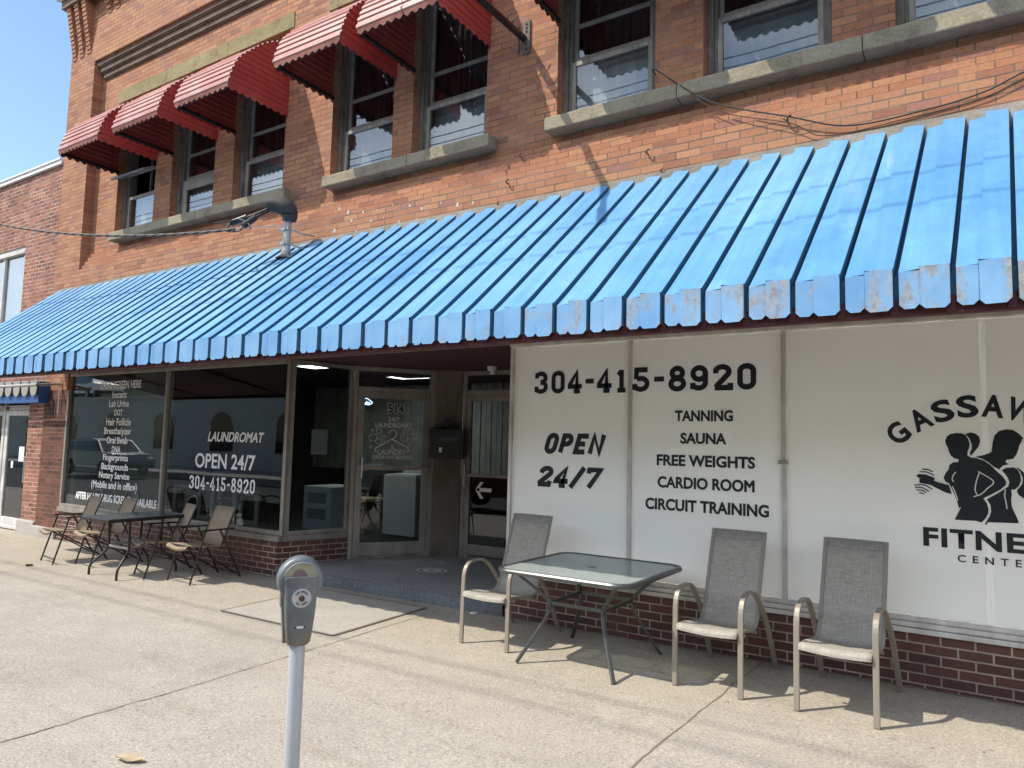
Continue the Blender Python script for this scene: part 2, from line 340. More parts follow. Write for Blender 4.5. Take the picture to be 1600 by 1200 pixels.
M['panel'] = bpy.data.materials.new('frosted_white_window'); m_ = M['panel']; m_.use_nodes = True; nt = m_.node_tree
b_ = nt.nodes['Principled BSDF']; b_.inputs['Base Color'].default_value = (.82,.83,.80,1); b_.inputs['Roughness'].default_value = .07; b_.inputs['Specular IOR Level'].default_value = .6; bump(m_, noise(m_, pos(m_), 1.3, 2), .05, .02)
cc = mixc(m_, .5, (.93,.935,.91), ramp(m_, noise(m_, pos(m_), .9, 3), [(.3, G3(.93)), (.7, G3(1.04))]), 'MULTIPLY'); base(m_, cc)
tr_ = nt.nodes.new('ShaderNodeBsdfTransparent'); mx_ = nt.nodes.new('ShaderNodeMixShader'); mx_.inputs[0].default_value = .024
tl_ = nt.nodes.new('ShaderNodeBsdfTranslucent'); tl_.inputs['Color'].default_value = (.80,.81,.80,1); mt_ = nt.nodes.new('ShaderNodeMixShader'); mt_.inputs[0].default_value = .27; nt.links.new(b_.outputs[0], mt_.inputs[1]); nt.links.new(tl_.outputs[0], mt_.inputs[2]); nt.links.new(mt_.outputs[0], mx_.inputs[1]); nt.links.new(tr_.outputs[0], mx_.inputs[2]); nt.links.new(mx_.outputs[0], nt.nodes['Material Output'].inputs[0])
M['ink'] = mat('black_vinyl', (.010,.014,.020), .35)
M['whitevinyl'] = mat('white_vinyl', (.90,.90,.88), .5)
M['greyvinyl'] = mat('etched_vinyl', (.62,.61,.58), .5)
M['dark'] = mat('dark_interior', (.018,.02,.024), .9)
M['dimwall'] = wood('interior_wall_boards', (.30,.31,.28), (.44,.45,.41), 9)
M['bayside'] = mat('bay_side_wall', (.26,.27,.24), .8)
M['lamp'] = mat('troffer_diffuser', (.8,.8,.8), .5, emit=(1,.98,.93), es=9)
M['lamp2'] = mat('gym_troffer', (.8,.8,.8), .5, emit=(1,.98,.92), es=22)
M['washer'] = mat('washer_enamel', (.62,.64,.66), .35)
M['black'] = mat('black_steel', (.012,.012,.013), .45)
M['blackg'] = mat('black_gloss', (.015,.015,.017), .25)
M['taupe'] = mat('taupe_powdercoat', (.265,.23,.185), .42, .15)
def sling(name, c0, c1):
    m = mat(name, rough=.85, spec=.2); P = opos(m)
    w1 = noise(m, P, 60, 4, .7, (5, .25, .25)); w2 = noise(m, P, 60, 4, .7, (.25, 3.5, 3.5))
    f = math_(m, 'MULTIPLY', math_(m, 'ADD', w1, w2), .5)
    base(m, ramp(m, f, [(.38, c0), (.60, c1)])); bump(m, f, .3, .002); return m
M['sling'] = sling('grey_mesh_sling', (.245,.225,.19), (.455,.425,.365))
M['slinghem'] = mat('sling_hem', (.27,.25,.215), .85)
M['tansling'] = sling('tan_sling', (.26,.20,.14), (.36,.285,.205))
M['brown'] = mat('dark_brown_frame', (.030,.022,.019), .4, .3)
M['pewter'] = mat('pewter_frame', (.10,.105,.10), .38, .6)
M['meterhead'] = mat('cast_meter_housing', rough=.42, metal=.55); m_ = M['meterhead']; P_ = opos(m_)
c_ = ramp(m_, noise(m_, P_, 11, 6, .65), [(.3, (.15,.165,.17)), (.6, (.225,.24,.245)), (.8, (.32,.33,.33))])
sp = N(m_, 'ShaderNodeSeparateXYZ'); Lk(m_, P_, sp.inputs[0])
low = N(m_, 'ShaderNodeMapRange'); low.inputs[1].default_value = 1.05; low.inputs[2].default_value = .86; Lk(m_, sp.outputs[2], low.inputs[0])
c_ = mixc(m_, math_(m_, 'MULTIPLY', low.outputs[0], ramp(m_, noise(m_, P_, 16, 5, .7, (1.5, 1, .4)), [(.40, G3(.2)), (.62, G3(1))])), c_, (.21,.155,.10))
base(m_, c_); bump(m_, noise(m_, P_, 60, 3), .15, .002)
M['pole'] = mat('silver_painted_pole', rough=.45, metal=.2); base(M['pole'], ramp(M['pole'], noise(M['pole'], opos(M['pole']), 9, 5, .6, (1,1,.3)), [(.3, (.43,.44,.46)), (.7, (.54,.55,.57))]))
M['meterwin'] = mat('yellowed_meter_lens', rough=.25); base(M['meterwin'], ramp(M['meterwin'], noise(M['meterwin'], opos(M['meterwin']), 9, 4), [(.3, (.23,.19,.11)), (.55, (.38,.35,.22)), (.75, (.50,.48,.36))]))
M['galv'] = mat('galvanised_pipe', (.42,.42,.41), .5, .4)
M['cable'] = mat('cable_jacket', (.035,.032,.03), .6)
M['strand'] = mat('bare_strand', (.085,.07,.06), .6, .2)
M['rust'] = mat('rusty_iron', (.075,.045,.03), .8)
M['steel'] = mat('grey_steel', (.36,.35,.34), .4, .6)
M['paper'] = mat('paper', (.70,.70,.68), .8)
M['chrome'] = mat('brushed_handle', (.55,.55,.54), .25, .9)
M['neon'] = mat('blue_neon_tube', (.6,.7,1), .4, emit=(.55,.7,1), es=3)
M['navy'] = mat('navy_star_paint', (.02,.035,.10), .5)
M['white'] = mat('white_plastic', (.72,.72,.70), .4)
M['fluted'] = wood('fluted_post_paint', (.20,.17,.14), (.255,.22,.185), 5)
M['leaf'] = mat('dry_leaf', (.40,.31,.19), .8)
M['plank'] = wood('bare_plank', (.30,.25,.15), (.42,.36,.24))
M['nbblue'] = mat('royal_blue_fascia', (.02,.09,.28), .5)
M['scallop'] = mat('grey_scallop', (.34,.33,.30), .6)
M['wincurtain'] = mat('pale_blind', rough=.9); base(M['wincurtain'], ramp(M['wincurtain'], noise(M['wincurtain'], pos(M['wincurtain']), 9, 4, .6, (2,2,.12)), [(.3, (.50,.53,.54)), (.7, (.64,.67,.67))]))
M['bluecurt'] = mat('grey_blue_curtain', rough=.9); base(M['bluecurt'], ramp(M['bluecurt'], noise(M['bluecurt'], pos(M['bluecurt']), 9, 4, .6, (2,2,.12)), [(.3, (.30,.35,.385)), (.7, (.42,.47,.51))]))
M['darkcurt'] = mat('dark_drape', rough=.9); base(M['darkcurt'], ramp(M['darkcurt'], noise(M['darkcurt'], pos(M['darkcurt']), 12, 4, .6, (2,2,.12)), [(.3, (.035,.034,.036)), (.7, (.10,.092,.092))]))
M['stucco'] = stone('cream_stucco', (.62,.58,.48), (.75,.71,.60))
M['hill'] = mat('wooded_hill', rough=.95); base(M['hill'], ramp(M['hill'], noise(M['hill'], pos(M['hill']), .6, 7, .7), [(.35, (.012,.022,.009)), (.65, (.05,.085,.03))]))
M['carred'] = mat('dark_red_car_paint', (.12,.012,.014), .3, coat=.6); M['carwhite'] = mat('white_car_paint', (.62,.62,.62), .3, coat=.6); M['carblue'] = mat('slate_car_paint', (.05,.07,.10), .3, coat=.6)
M['tyre'] = mat('tyre_rubber', (.02,.02,.02), .85); M['cardark'] = mat('car_glass', (.012,.014,.016), .08)

# ------------------------------------------------------------------ lettering
def letters(name, s, x0, x1, z0, z1, y, m, parent, bold=.0, shear=0, spacing=1.0, xf=None):
    cu = bpy.data.curves.new(name, 'FONT'); cu.body = s; cu.size = 1; cu.offset = 0 if 'M' in s else bold; cu.shear = shear; cu.space_character = spacing; cu.resolution_u = 4
    t = bpy.data.objects.new(name, cu); C.objects.link(t); dg = bpy.context.evaluated_depsgraph_get()
    me = bpy.data.meshes.new_from_object(t.evaluated_get(dg)); bpy.data.objects.remove(t); bpy.data.curves.remove(cu)
    xs = [v.co.x for v in me.vertices]; ys = [v.co.y for v in me.vertices]; ax, bx, ay, by = min(xs), max(xs), min(ys), max(ys)
    off = root_loc(parent)
    if 'M' in s and bold > 0:                    # this glyph cannot be outset cleanly: fatten it with shifted layers
        bm = bmesh.new(); bm.from_mesh(me); g0 = bm.verts[:]+bm.edges[:]+bm.faces[:]
        for k in range(8):
            g = bmesh.ops.duplicate(bm, geom=g0)['geom']; vv = [e for e in g if isinstance(e, bmesh.types.BMVert)]
            bmesh.ops.translate(bm, verts=vv, vec=(bold*math.cos(k*math.pi/4), bold*math.sin(k*math.pi/4), .0001*(k+1)))
        bm.to_mesh(me); bm.free(); ax -= bold; bx += bold; ay -= bold; by += bold
    for v in me.vertices:
        px = x0+(v.co.x-ax)/(bx-ax)*(x1-x0); pz = z0+(v.co.y-ay)/(by-ay)*(z1-z0)
        q = Vector((px, y-v.co.z, pz)) if xf is None else xf(px, pz)+Vector((0, -v.co.z, 0))
        v.co = q-off
    me.materials.clear(); me.materials.append(m)
    o = bpy.data.objects.new(name, me); C.objects.link(o); o.parent = parent; return o
def arc(cx, cz, rx, rz, a0, a1, n=10): return [(cx+rx*math.cos(R(a0+(a1-a0)*i/n)), cz+rz*math.sin(R(a0+(a1-a0)*i/n))) for i in range(n+1)]
# slab-serif sign-painter digits drawn as strokes on a 1 x 1 cell
DIG = {
 '0': [('c', arc(.5,.72,.32,.20,0,180)+arc(.5,.28,.32,.20,180,360))],
 '3': [('o', [(.16,.70),(.16,.86)]+arc(.45,.72,.33,.20,125,-60,12)+[(.42,.52)]), ('o', [(.42,.50)]+arc(.45,.30,.36,.22,62,-130,12)+[(.13,.15),(.13,.32)])],
 '4': [('o', [(.62,.02),(.62,.92),(.14,.36),(.14,.28),(.96,.28)]), ('o', [(.42,.06),(.84,.06)])],
 '1': [('o', [(.52,.10),(.52,.96)]), ('o', [(.49,.90),(.24,.74)]), ('o', [(.2,.06),(.84,.06)])],
 '5': [('o', [(.84,.92),(.22,.92),(.2,.52)]), ('o', [(.24,.54)]+arc(.46,.32,.36,.24,75,-130,12)+[(.12,.16),(.12,.32)])],
 '8': [('c', arc(.5,.73,.28,.20,-70,250,16)), ('c', arc(.5,.28,.34,.22,110,430,16))],
 '9': [('c', arc(.48,.68,.32,.24,0,360,18)[:-1]), ('o', [(.80,.66)]+arc(.46,.30,.34,.22,10,-130,12)+[(.15,.14),(.15,.30)])],
 '2': [('o', [(.15,.66),(.15,.78)]+arc(.48,.72,.33,.20,140,-30,12)+[(.14,.10)]), ('o', [(.10,.07),(.88,.07),(.88,.26)])],
 '7': [('o', [(.14,.74),(.14,.93),(.86,.93),(.40,.02)])],
 '-': [('o', [(.06,.5),(.94,.5)])], '/': [('o', [(.1,-.03),(.9,1.03)])],
 'O': [('c', arc(.5,.70,.32,.24,0,180)+arc(.5,.30,.32,.24,180,360))],
 'P': [('o', [(.2,.02),(.2,.92)]+[(.5,.92)]+arc(.52,.70,.28,.22,80,-80,8)+[(.28,.47)])],
 'E': [('o', [(.9,.92),(.2,.92),(.2,.08),(.9,.08)]), ('o', [(.27,.5),(.78,.5)])],
 'N': [('o', [(.16,.0),(.16,.95),(.84,.05),(.84,1.0)])],
}
def stroke_word(name, s, x0, x1, z0, z1, y, m, parent, w, shear=0, wid=None):
    mb = MB(); ws = [{'-': .62, '1': .8, '/': .7}.get(c, 1) if c != ' ' else .4 for c in s]; gap = .17; tot = sum(ws)+gap*(len(s)-1)
    k = (x1-x0)/tot; x = x0; H = z1-z0; d = 0
    for c, cw in zip(s, ws):
        for kind, pts in DIG.get(c, []):
            q = [(x+px*cw*k+shear*pz*H, z0+pz*H) for px, pz in pts]; d += 1
            mb.ribbon(q, w, y-.0004*(d % 4), kind == 'c')
        x += (cw+gap)*k
    return obj(name, mb, m, parent)

# ------------------------------------------------------------------ ground, road, pavement
def gz(x, y): return .026+.0075*max(min(x, 4), -16)+.012*min(y, 0)     # pavement height
mb = MB(); mb.face([(-700,-700,-.32),(700,-700,-.32),(700,700,-.32),(-700,700,-.32)]); tag(obj('ground', mb, M['asphalt']), kind='structure')
mb = MB(); mb.grid([[(x, y, gz(x, -4.6)-.15-(.02 if y < -7 else 0)) for x in (-70,-16,-8,0,4,60)] for y in (-13,-9,-4.75)]); tag(obj('road', mb, M['asphalt']), kind='structure')
mb = MB(); xs_ = [-70,-16,-13,-10,-7,-4,-1,2,4,60]
mb.grid([[(x, y, gz(x, y)) for x in xs_] for y in (-4.6,-3,-1.5,0,.4)]); tag(obj('pavement', mb, M['walk']), kind='structure')
mb = MB()
mb.grid([[(x, -4.76, gz(x,-4.6)-.16), (x, -4.755, gz(x,-4.6)-.005), (x, -4.74, gz(x,-4.6)+.004), (x, -4.6, gz(x,-4.6)+.004)] for x in xs_]); tag(obj('kerb', mb, M['kerb']), kind='structure')
mb = MB(); mb.box(-70,60,-17,-13,-.3,-.02); tag(obj('far_pavement', mb, M['kerb']), kind='structure')
# joints and cracks in the concrete
def crack(mb, a, b, w, jit, n=40, seed=1):
    rnd = random.Random(seed); a = Vector(a); b = Vector(b); d = (b-a); nn = Vector((-d.y, d.x)).normalized(); L = []; Rr = []; o = 0
    for i in range(n+1):
        o = o*.8+rnd.uniform(-jit, jit); p = a+d*i/n+nn*o; k = w*rnd.uniform(.45, 1.3)/2
        A = p+nn*k; B = p-nn*k; L.append((A.x, A.y, gz(A.x, A.y)+.004)); Rr.append((B.x, B.y, gz(B.x, B.y)+.004))
    mb.grid([L, Rr])
mb = MB()
crack(mb, (-4.40,-4.6), (-4.36,-2.9), .012, .010, 50, 2); crack(mb, (-4.36,-2.9), (-4.33,-.2), .009, .003, 40, 3)
crack(mb, (-1.62,-4.6), (-1.40,-.70), .010, .006, 60, 4); crack(mb, (-1.40,-.70), (-1.34,0), .014, .006, 20, 5)
crack(mb, (-9.75,-4.6), (-9.73,-.1), .010, .006, 40, 6)
crack(mb, (1.4,-4.6), (1.45,0), .010, .004, 40, 7); crack(mb, (-13.2,-4.6), (-13.1,0), .012, .004, 40, 9)
crack(mb, (-13,-.01), (-7,-.015), .03, .006, 60, 10); crack(mb, (-3.7,-.02), (6,-.02), .035, .008, 90, 11)
tag(obj('pavement_joint', mb, M['joint']), kind='structure')
# cellar hatch set in the pavement
t = thing('cellar_hatch', 'square concrete hatch cover edged in dark metal set in pavement before the entrance', 'hatch cover', (-5.24,-.78,gz(-5.24,-.78)))
hx0, hx1, hy0, hy1 = -6.0, -4.50, -1.385, -.17
mb = MB(); mb.face([(x, y, gz(x,y)+.004) for x, y in ((hx0,hy0),(hx1,hy0),(hx1,hy1),(hx0,hy1))]); obj('slab', mb, M['walk2'], t)
mb = MB()
for a, b, w in (((hx0,hy0),(hx1,hy0),.028),((hx1,hy0),(hx1,hy1),.034),((hx1,hy1),(hx0,hy1),.016),((hx0,hy1),(hx0,hy0),.014)):
    a = Vector((*a,0)); b = Vector((*b,0)); d = (b-a).normalized(); n_ = Vector((-d.y,d.x,0))
    mb.face([(p.x,p.y,gz(p.x,p.y)+.008) for p in (a-n_*w/2+d*w/2, b-n_*w/2+d*w/2, b+n_*w/2-d*w/2, a+n_*w/2-d*w/2)])
obj('metal_edge', mb, M['darkjoint'], t)
# litter
t = MB(); rows = []
for i in range(9):
    u = i/8; w = .035*math.sin(math.pi*(u*.93+.05))**.7; rows.append([(-3.69+u*.15, -3.60+u*.05+s*w, gz(-3.6,-3.55)+.008+.012*abs(s)+.006*math.sin(u*7)) for s in (-1,-.5,0,.5,1)])
t.grid(rows); tag(obj('dry_leaf', t, M['leaf'], smooth=True), 'curled dry tan leaf lying on the pavement near the parking meter', 'leaf')
t = MB(); t.prism([(-10.02,-1.34,gz(-10,-1.3)+.003),(-9.96,-1.36,gz(-10,-1.3)+.003),(-9.92,-1.30,gz(-10,-1.3)+.003),(-9.97,-1.28,gz(-10,-1.3)+.003)], (0,0,.02)); tag(obj('litter_scrap', t, M['rust']), 'small dark scrap of litter on pavement in front of folding chairs', 'litter')
t = MB(); t.prism([(-4.02,-.10,gz(-4,-.1)+.003),(-3.97,-.12,gz(-4,-.1)+.003),(-3.95,-.07,gz(-4,-.1)+.003),(-4.0,-.05,gz(-4,-.1)+.003)], (0,0,.012)); tag(obj('paper_scrap', t, M['paper']), 'small white paper scrap on pavement below the entrance step', 'litter')

# ------------------------------------------------------------------ main building
XR = 9.0
FY = .15                                        # the upper field lies behind the piers
def U(x): return x*1.0263
def UZ(z): return 1.6+(z-1.6)*1.0263
B = thing('brick_building', 'two storey brown brick shop building with white fitness windows and laundromat storefront', 'building', (-3.0,3.0,0))
WIN = [(-11.10,-10.06),(-9.64,-8.62),(-8.20,-7.18),(-6.33,-5.35),(-5.06,-4.07),(-3.24,-2.25),(-1.82,-.81),(-.38,.63),(2.1,3.1),(3.5,4.5)]
WIN = [(U(a), U(b)) for a, b in WIN]
Z0, Z1 = 4.76, UZ(6.83)
def wall(mb, x0, x1, z0, z1, y, holes, depth):
    xs = sorted(set([x0, x1]+[h[0] for h in holes]+[h[1] for h in holes])); zs = sorted(set([z0, z1]+[h[2] for h in holes]+[h[3] for h in holes]))
    for i in range(len(xs)-1):
        for j in range(len(zs)-1):
            cx = (xs[i]+xs[i+1])/2; cz = (zs[j]+zs[j+1])/2
            if any(h[0] < cx < h[1] and h[2] < cz < h[3] for h in holes): continue
            mb.face([(xs[i],y,zs[j]),(xs[i+1],y,zs[j]),(xs[i+1],y,zs[j+1]),(xs[i],y,zs[j+1])])
    mb.cm = 1
    for a, b, c, d in holes:
        mb.face([(a,y,c),(a,y+depth,c),(a,y+depth,d),(a,y,d)]); mb.face([(b,y+depth,c),(b,y,c),(b,y,d),(b,y+depth,d)])
        mb.face([(a,y,d),(a,y+depth,d),(b,y+depth,d),(b,y,d)]); mb.face([(a,y,c),(b,y,c),(b,y+depth,c),(a,y+depth,c)])
    mb.cm = 0
mb = MB(); wall(mb, -12.1, XR, 4.60, 7.90, FY, [(a, b, Z0, Z1) for a, b in WIN], .30); obj('upper_wall', mb, [M['brick_up'], M['brick_up_side']], B)
# wall above the shop awning, stepping back to the field in corbelled courses
mb = MB(); mb.face([(-12.1,0,2.62),(XR,0,2.62),(XR,0,4.26),(-12.1,0,4.26)])
rh = .068; z = 4.26
for i in range(5):
    y0 = i*.03; y1 = (i+1)*.03
    mb.face([(-12.1,y0,z),(XR,y0,z),(XR,y1,z+.001),(-12.1,y1,z+.001)]); mb.face([(-12.1,y1,z+.001),(XR,y1,z+.001),(XR,y1,z+rh),(-12.1,y1,z+rh)]); z += rh
obj('corbelled_wall', mb, M['brick_up'], B)
# corner pier, full height, with its return and the band below the parapet
mb = MB(); mb.box(-12.9,-12.1,0,.6,2.3,9.0); mb.cm = 0; obj('corner_pier', mb, M['brick_up'], B)
mb = MB(); mb.box(-12.9,-12.16,.004,.6,-.2,2.3); obj('shop_pier', mb, M['brick_pier'], B)
mb = MB(); mb.box(-13.02,-12.2,-.035,.3,-.25,.10); obj('pier_base', mb, M['kerb'], B, bevel=.02)
mb = MB(); mb.box(-12.1,XR,0,.4,7.80,9.0); obj('parapet_band', mb, M['brick_up'], B)
mb = MB()
for i in range(3):
    mb.box(-12.1+.05*(2-i), XR, .11-.037*i, .5, 7.50+.1*i+.02, 7.50+.1*(i+1)+(.0 if i < 2 else 0))
    mb.box(-12.1+.05*(2-i), XR, .11-.037*i+.015, .5, 7.50+.1*i, 7.50+.1*i+.02)
obj('corbel_table', mb, M['corbel'], B, bevel=.006)
for bx in (-12.84,-12.60,-12.36):
    mb = MB()
    for k in range(13):
        zz = 7.98+k*.068; mb.box(bx, bx+.12, -.012-.013*k, .01, zz+.008, zz+.066)
        mb.box(bx+.006, bx+.114, -.004-.013*k, .008, zz, zz+.008)
    obj('corbel_bracket', mb, M['brick_up'], B)
for bx in (-11.78,-11.54):
    mb = MB()
    for k in range(5):
        zz = 8.52+k*.068; mb.box(bx, bx+.12, -.012-.03*k, .01, zz+.008, zz+.066)
    obj('corbel_bracket', mb, M['brick_up'], B)
mb = MB(); mb.box(-12.96,-12.1,-.20,.6,8.87,9.02); mb.box(-12.1,XR,-.20,.6,8.87,9.02); obj('cornice', mb, M['corbel'], B)
mb = MB(); mb.box(-13.04,XR,-.27,.7,9.02,9.13); obj('coping', mb, M['coping'], B, bevel=.012)
# hidden body so that no daylight leaks in
mb = MB(); mb.box(-12.9,XR,9.6,10,-.3,9); mb.box(-12.9,-12.7,.6,9.6,-.3,9); mb.box(XR-.2,XR,.0,9.6,-.3,9); mb.box(-12.9,XR,.6,9.6,8.7,8.85); mb.box(-12.7,XR-.2,.46,9.6,4.25,4.5); obj('rear_walls', mb, M['dark'], B)
mb = MB(); mb.box(-12.7,XR-.2,3.0,3.1,4.5,8.7); obj('upper_partition', mb, M['dark'], B)
# stone sills and lintels
def xs_local(a): return a*1.0035
for k, (a, b) in enumerate(((-11.25,-7.12),(-6.45,-4.02),(-3.37,1.1),(2.0,5.2))):
    for (s0, s1) in ([(a, a+(b-a)*.55), (a+(b-a)*.55, b)] if k != 2 else [(a, -2.05), (-2.05,-.60), (-.60, b)]):
        mb = MB(); mb.box(s0+.002, s1-.002, -.02, .44, 4.612, 4.745); mb.v = [(x, y, z+(.012 if y > 0 and z > 4.7 else 0)) for x, y, z in mb.v]
        obj('window_sill', mb, M['sill'], B, bevel=.012)
for a, b, cuts in ((-11.23,-7.10,(-9.92,-8.46)),(-6.47,-4.0,(-5.2,)),(-3.4,.8,(-2.0,-.6)),(2.0,4.6,())):
    e = [a, *cuts, b]
    for s0, s1 in zip(e[:-1], e[1:]):
        mb = MB(); mb.box(U(s0)+.002, U(s1)-.002, FY-.012, FY+.29, UZ(6.835), UZ(7.05)); obj('lintel', mb, M['lintel'], B, bevel=.006)

# upper windows: frame > sash, pane, blind, drape
def upper_window(i, a, b):
    y = FY+.13; zm = UZ(5.32); zu = UZ(5.70); w = b-a
    f = MB()
    f.box(a, a+.055, y-.02, y+.14, Z0+.0, Z1); f.box(b-.055, b, y-.02, y+.14, Z0, Z1); f.box(a+.055, b-.055, y-.02, y+.14, Z1-.06, Z1); f.box(a+.055, b-.055, y-.03, y+.14, Z0+.0, Z0+.055)
    f.box(a+.055, a+.085, y+.01, y+.14, Z0+.055, Z1-.06); f.box(b-.085, b-.055, y+.01, y+.14, Z0+.055, Z1-.06)
    win = obj('window', f, M['winwood'], B, bevel=.004)
    l, r = a+.085, b-.085
    s = MB(); yl = y+.015
    def sash(z0, z1, yy, st=.042):
        s.box(l, l+st, yy, yy+.035, z0, z1); s.box(r-st, r, yy, yy+.035, z0, z1); s.box(l+st, r-st, yy, yy+.035, z0, z0+.05); s.box(l+st, r-st, yy, yy+.035, z1-.045, z1)
    if i == 1:
        sash(Z0+.06, Z0+.06+.30, yl+.05, .03)
        s.box(l, r, yl, yl+.03, zm-.16, zm-.01); s.box(l, l+.09, yl, yl+.03, Z0+.06, zm-.16)
    else: sash(Z0+.055, zm-.005, yl)
    if i != 0: sash(zm+.005, Z1-.06, yl+.04); s.box(l+.042, r-.042, yl+.042, yl+.072, zu-.02, zu+.02)
    obj('sash', s, M['sash'], win, bevel=.003)
    p = MB(); p.box(l+.035, r-.035, yl+.014, yl+.02, Z0+.09, zm-.04); obj('pane', p, M['winglass'], win)
    if i != 0: p = MB(); p.box(l+.035, r-.035, yl+.054, yl+.06, zm+.04, Z1-.1); obj('pane', p, M['winglass'], win)
    if i == 0:                                   # hopper light swung open
        h = MB(); q0 = Vector((0, yl, zu-.02)); q1 = Vector((0, yl-.30, zu-.17)); d = (q1-q0); nrm = Vector((0, -d.z, d.y)).normalized()*.03
        for xa, xb, t0, t1 in ((l-.02,l+.03,0,1),(r-.03,r+.02,0,1),(l+.03,r-.03,0,.12),(l+.03,r-.03,.86,1)):
            A = q0+d*t0; Bq = q0+d*t1; h.prism([(xa,A.y,A.z),(xb,A.y,A.z),(xb,Bq.y,Bq.z),(xa,Bq.y,Bq.z)], nrm)
        obj('hopper_sash', h, M['sash'], win)
        h = MB(); A = q0+d*.1; Bq = q0+d*.9; h.prism([(l+.02,A.y,A.z+.01),(r-.02,A.y,A.z+.01),(r-.02,Bq.y,Bq.z+.01),(l+.02,Bq.y,Bq.z+.01)], nrm*.2); obj('hopper_pane', h, M['winglass'], win)
        h = MB(); h.box((a+b)/2-.02, (a+b)/2+.02, y+.1, y+.13, zm, Z1); h.box(l, r, y+.05, y+.09, zm-.04, zm); obj('mullion', h, M['winwood'], win)
    def cloth(name, x0, x1, z0, z1, yy, m, amp, wave, seed):
        rnd = random.Random(seed); n = 44; ph = rnd.uniform(0, 6)
        rows = [[(x0+(x1-x0)*j/n, yy+amp*math.sin(wave*j/n*6.28+ph)+amp*.5*math.sin(wave*2.3*j/n*6.28+1), z) for j in range(n+1)] for z in (z0, (z0+z1)/2, z1)]
        c = MB(); c.grid(rows); obj(name, c, m, win, smooth=True)
    lower_top = zm+.05
    if i == 1: cloth('blind', l, r, Z0+.05, zm, yl+.12, M['wincurtain'], .002, 2, i)
    elif i in (3, 4, 6): cloth('blind', l, r, Z0+.05, lower_top, yl+.13, M['bluecurt'], .003, 3, i)
    else: cloth('blind', l, r, Z0+.05, lower_top, yl+.13, M['wincurtain'] if i in (0, 5) else M['bluecurt'], .0015 if i != 2 else .004, 2 if i != 2 else 7, i)
    if i != 0: cloth('drape', l, r, zm-.03, Z1, yl+.20, M['darkcurt'], .022, 9, i+20)
for i, (a, b) in enumerate(WIN): upper_window(i, a, b)

# paint blots left on the brick
mb = MB(); rnd = random.Random(5)
for x, z in [(-6.14,4.30),(-5.99,4.24),(-5.93,4.13),(-5.54,4.19),(-5.62,4.08),(-5.43,4.09),(-4.88,4.10),(-4.52,3.98),(-4.62,4.12),(-4.4,4.06),(-5.75,4.2),(-5.3,4.21),(-5.2,4.0),(-5.05,4.16),(-6.2,4.05),(-5.85,4.0),(-4.2,4.05),(-4.95,3.98)]:
    r = rnd.uniform(.006,.022); mb.face([(x+r*rnd.uniform(.6,1.1)*math.cos(a), -.003, z+r*rnd.uniform(.8,1.7)*math.sin(a)) for a in [k*.7 for k in range(9)]])
obj('paint_blots', mb, mat('old_paint', (.50,.46,.42), .8), B)

# ------------------------------------------------------------------ shopfronts (children of the building)
mb = MB(); mb.box(-12.16,-6.93,.0,.22,-.3,.385)
obj('bulkhead', mb, M['brick_lo'], B)
mb = MB(); mb.box(-3.70,XR,.0,.22,-.3,.385); obj('bulkhead', mb, M['brick_lo'], B)
P0 = Vector((-6.90,.03)); P1 = Vector((-6.655,.872)); P2 = Vector((-6.03,1.745))
ang = math.atan2(P1.y-P0.y, P1.x-P0.x)
M['brick_ret'] = brick('bulkhead_return_brick', .1967, .0669, ST_LO, (.42,.335,.29), msize=.0065, ang=ang, rough=.5, zoff=.017, weather=True, wear=.5)
mb = MB(); mb.obox((-6.93,.0), P1, 0, .2, -.3, .385); obj('bulkhead_return', mb, M['brick_ret'], B)
# entrance step
poly = [(-6.90,-.02),(-3.71,-.02),(-3.71,2.6),(-7.2,2.6),(-7.2,.4)]
mb = MB(); mb.face([(x, y, .102) for x, y in poly]); obj('entry_floor', mb, M['terrazzo'], B)
mb = MB(); mb.box(-6.91,-3.71,-.024,.0,-.1,.104); obj('entry_riser', mb, M['riser'], B, bevel=.006)
mb = MB()
for r0, r1 in ((.20,.17),(.125,.05)):
    n = 40; mb.grid([[(-5.35+r*math.cos(6.283*k/n), .96+r*.8*math.sin(6.283*k/n), .106) for k in range(n+1)] for r in (r0, r1)])
obj('floor_emblem', mb, M['greyvinyl'], B)
# ceiling over the recess and soffit above the shopfront
mb = MB(); mb.box(-7.3,-3.69,.06,2.6,2.575,2.62); obj('recess_ceiling', mb, M['soffit'], B)
mb = MB(); mb.box(-12.16,XR,-.012,.06,2.565,2.64); obj('head_rail', mb, M['alu'], B, bevel=.004)
def frame_bars(mb, x0, x1, z0, z1, y0, y1, w, divs=()):
    mb.box(x0, x0+w, y0, y1, z0, z1); mb.box(x1-w, x1, y0, y1, z0, z1); mb.box(x0+w, x1-w, y0, y1, z1-w, z1); mb.box(x0+w, x1-w, y0, y1, z0, z0+w)
    for d in divs: mb.box(d-w*.5, d+w*.5, y0+.002, y1, z0+w, z1-w)
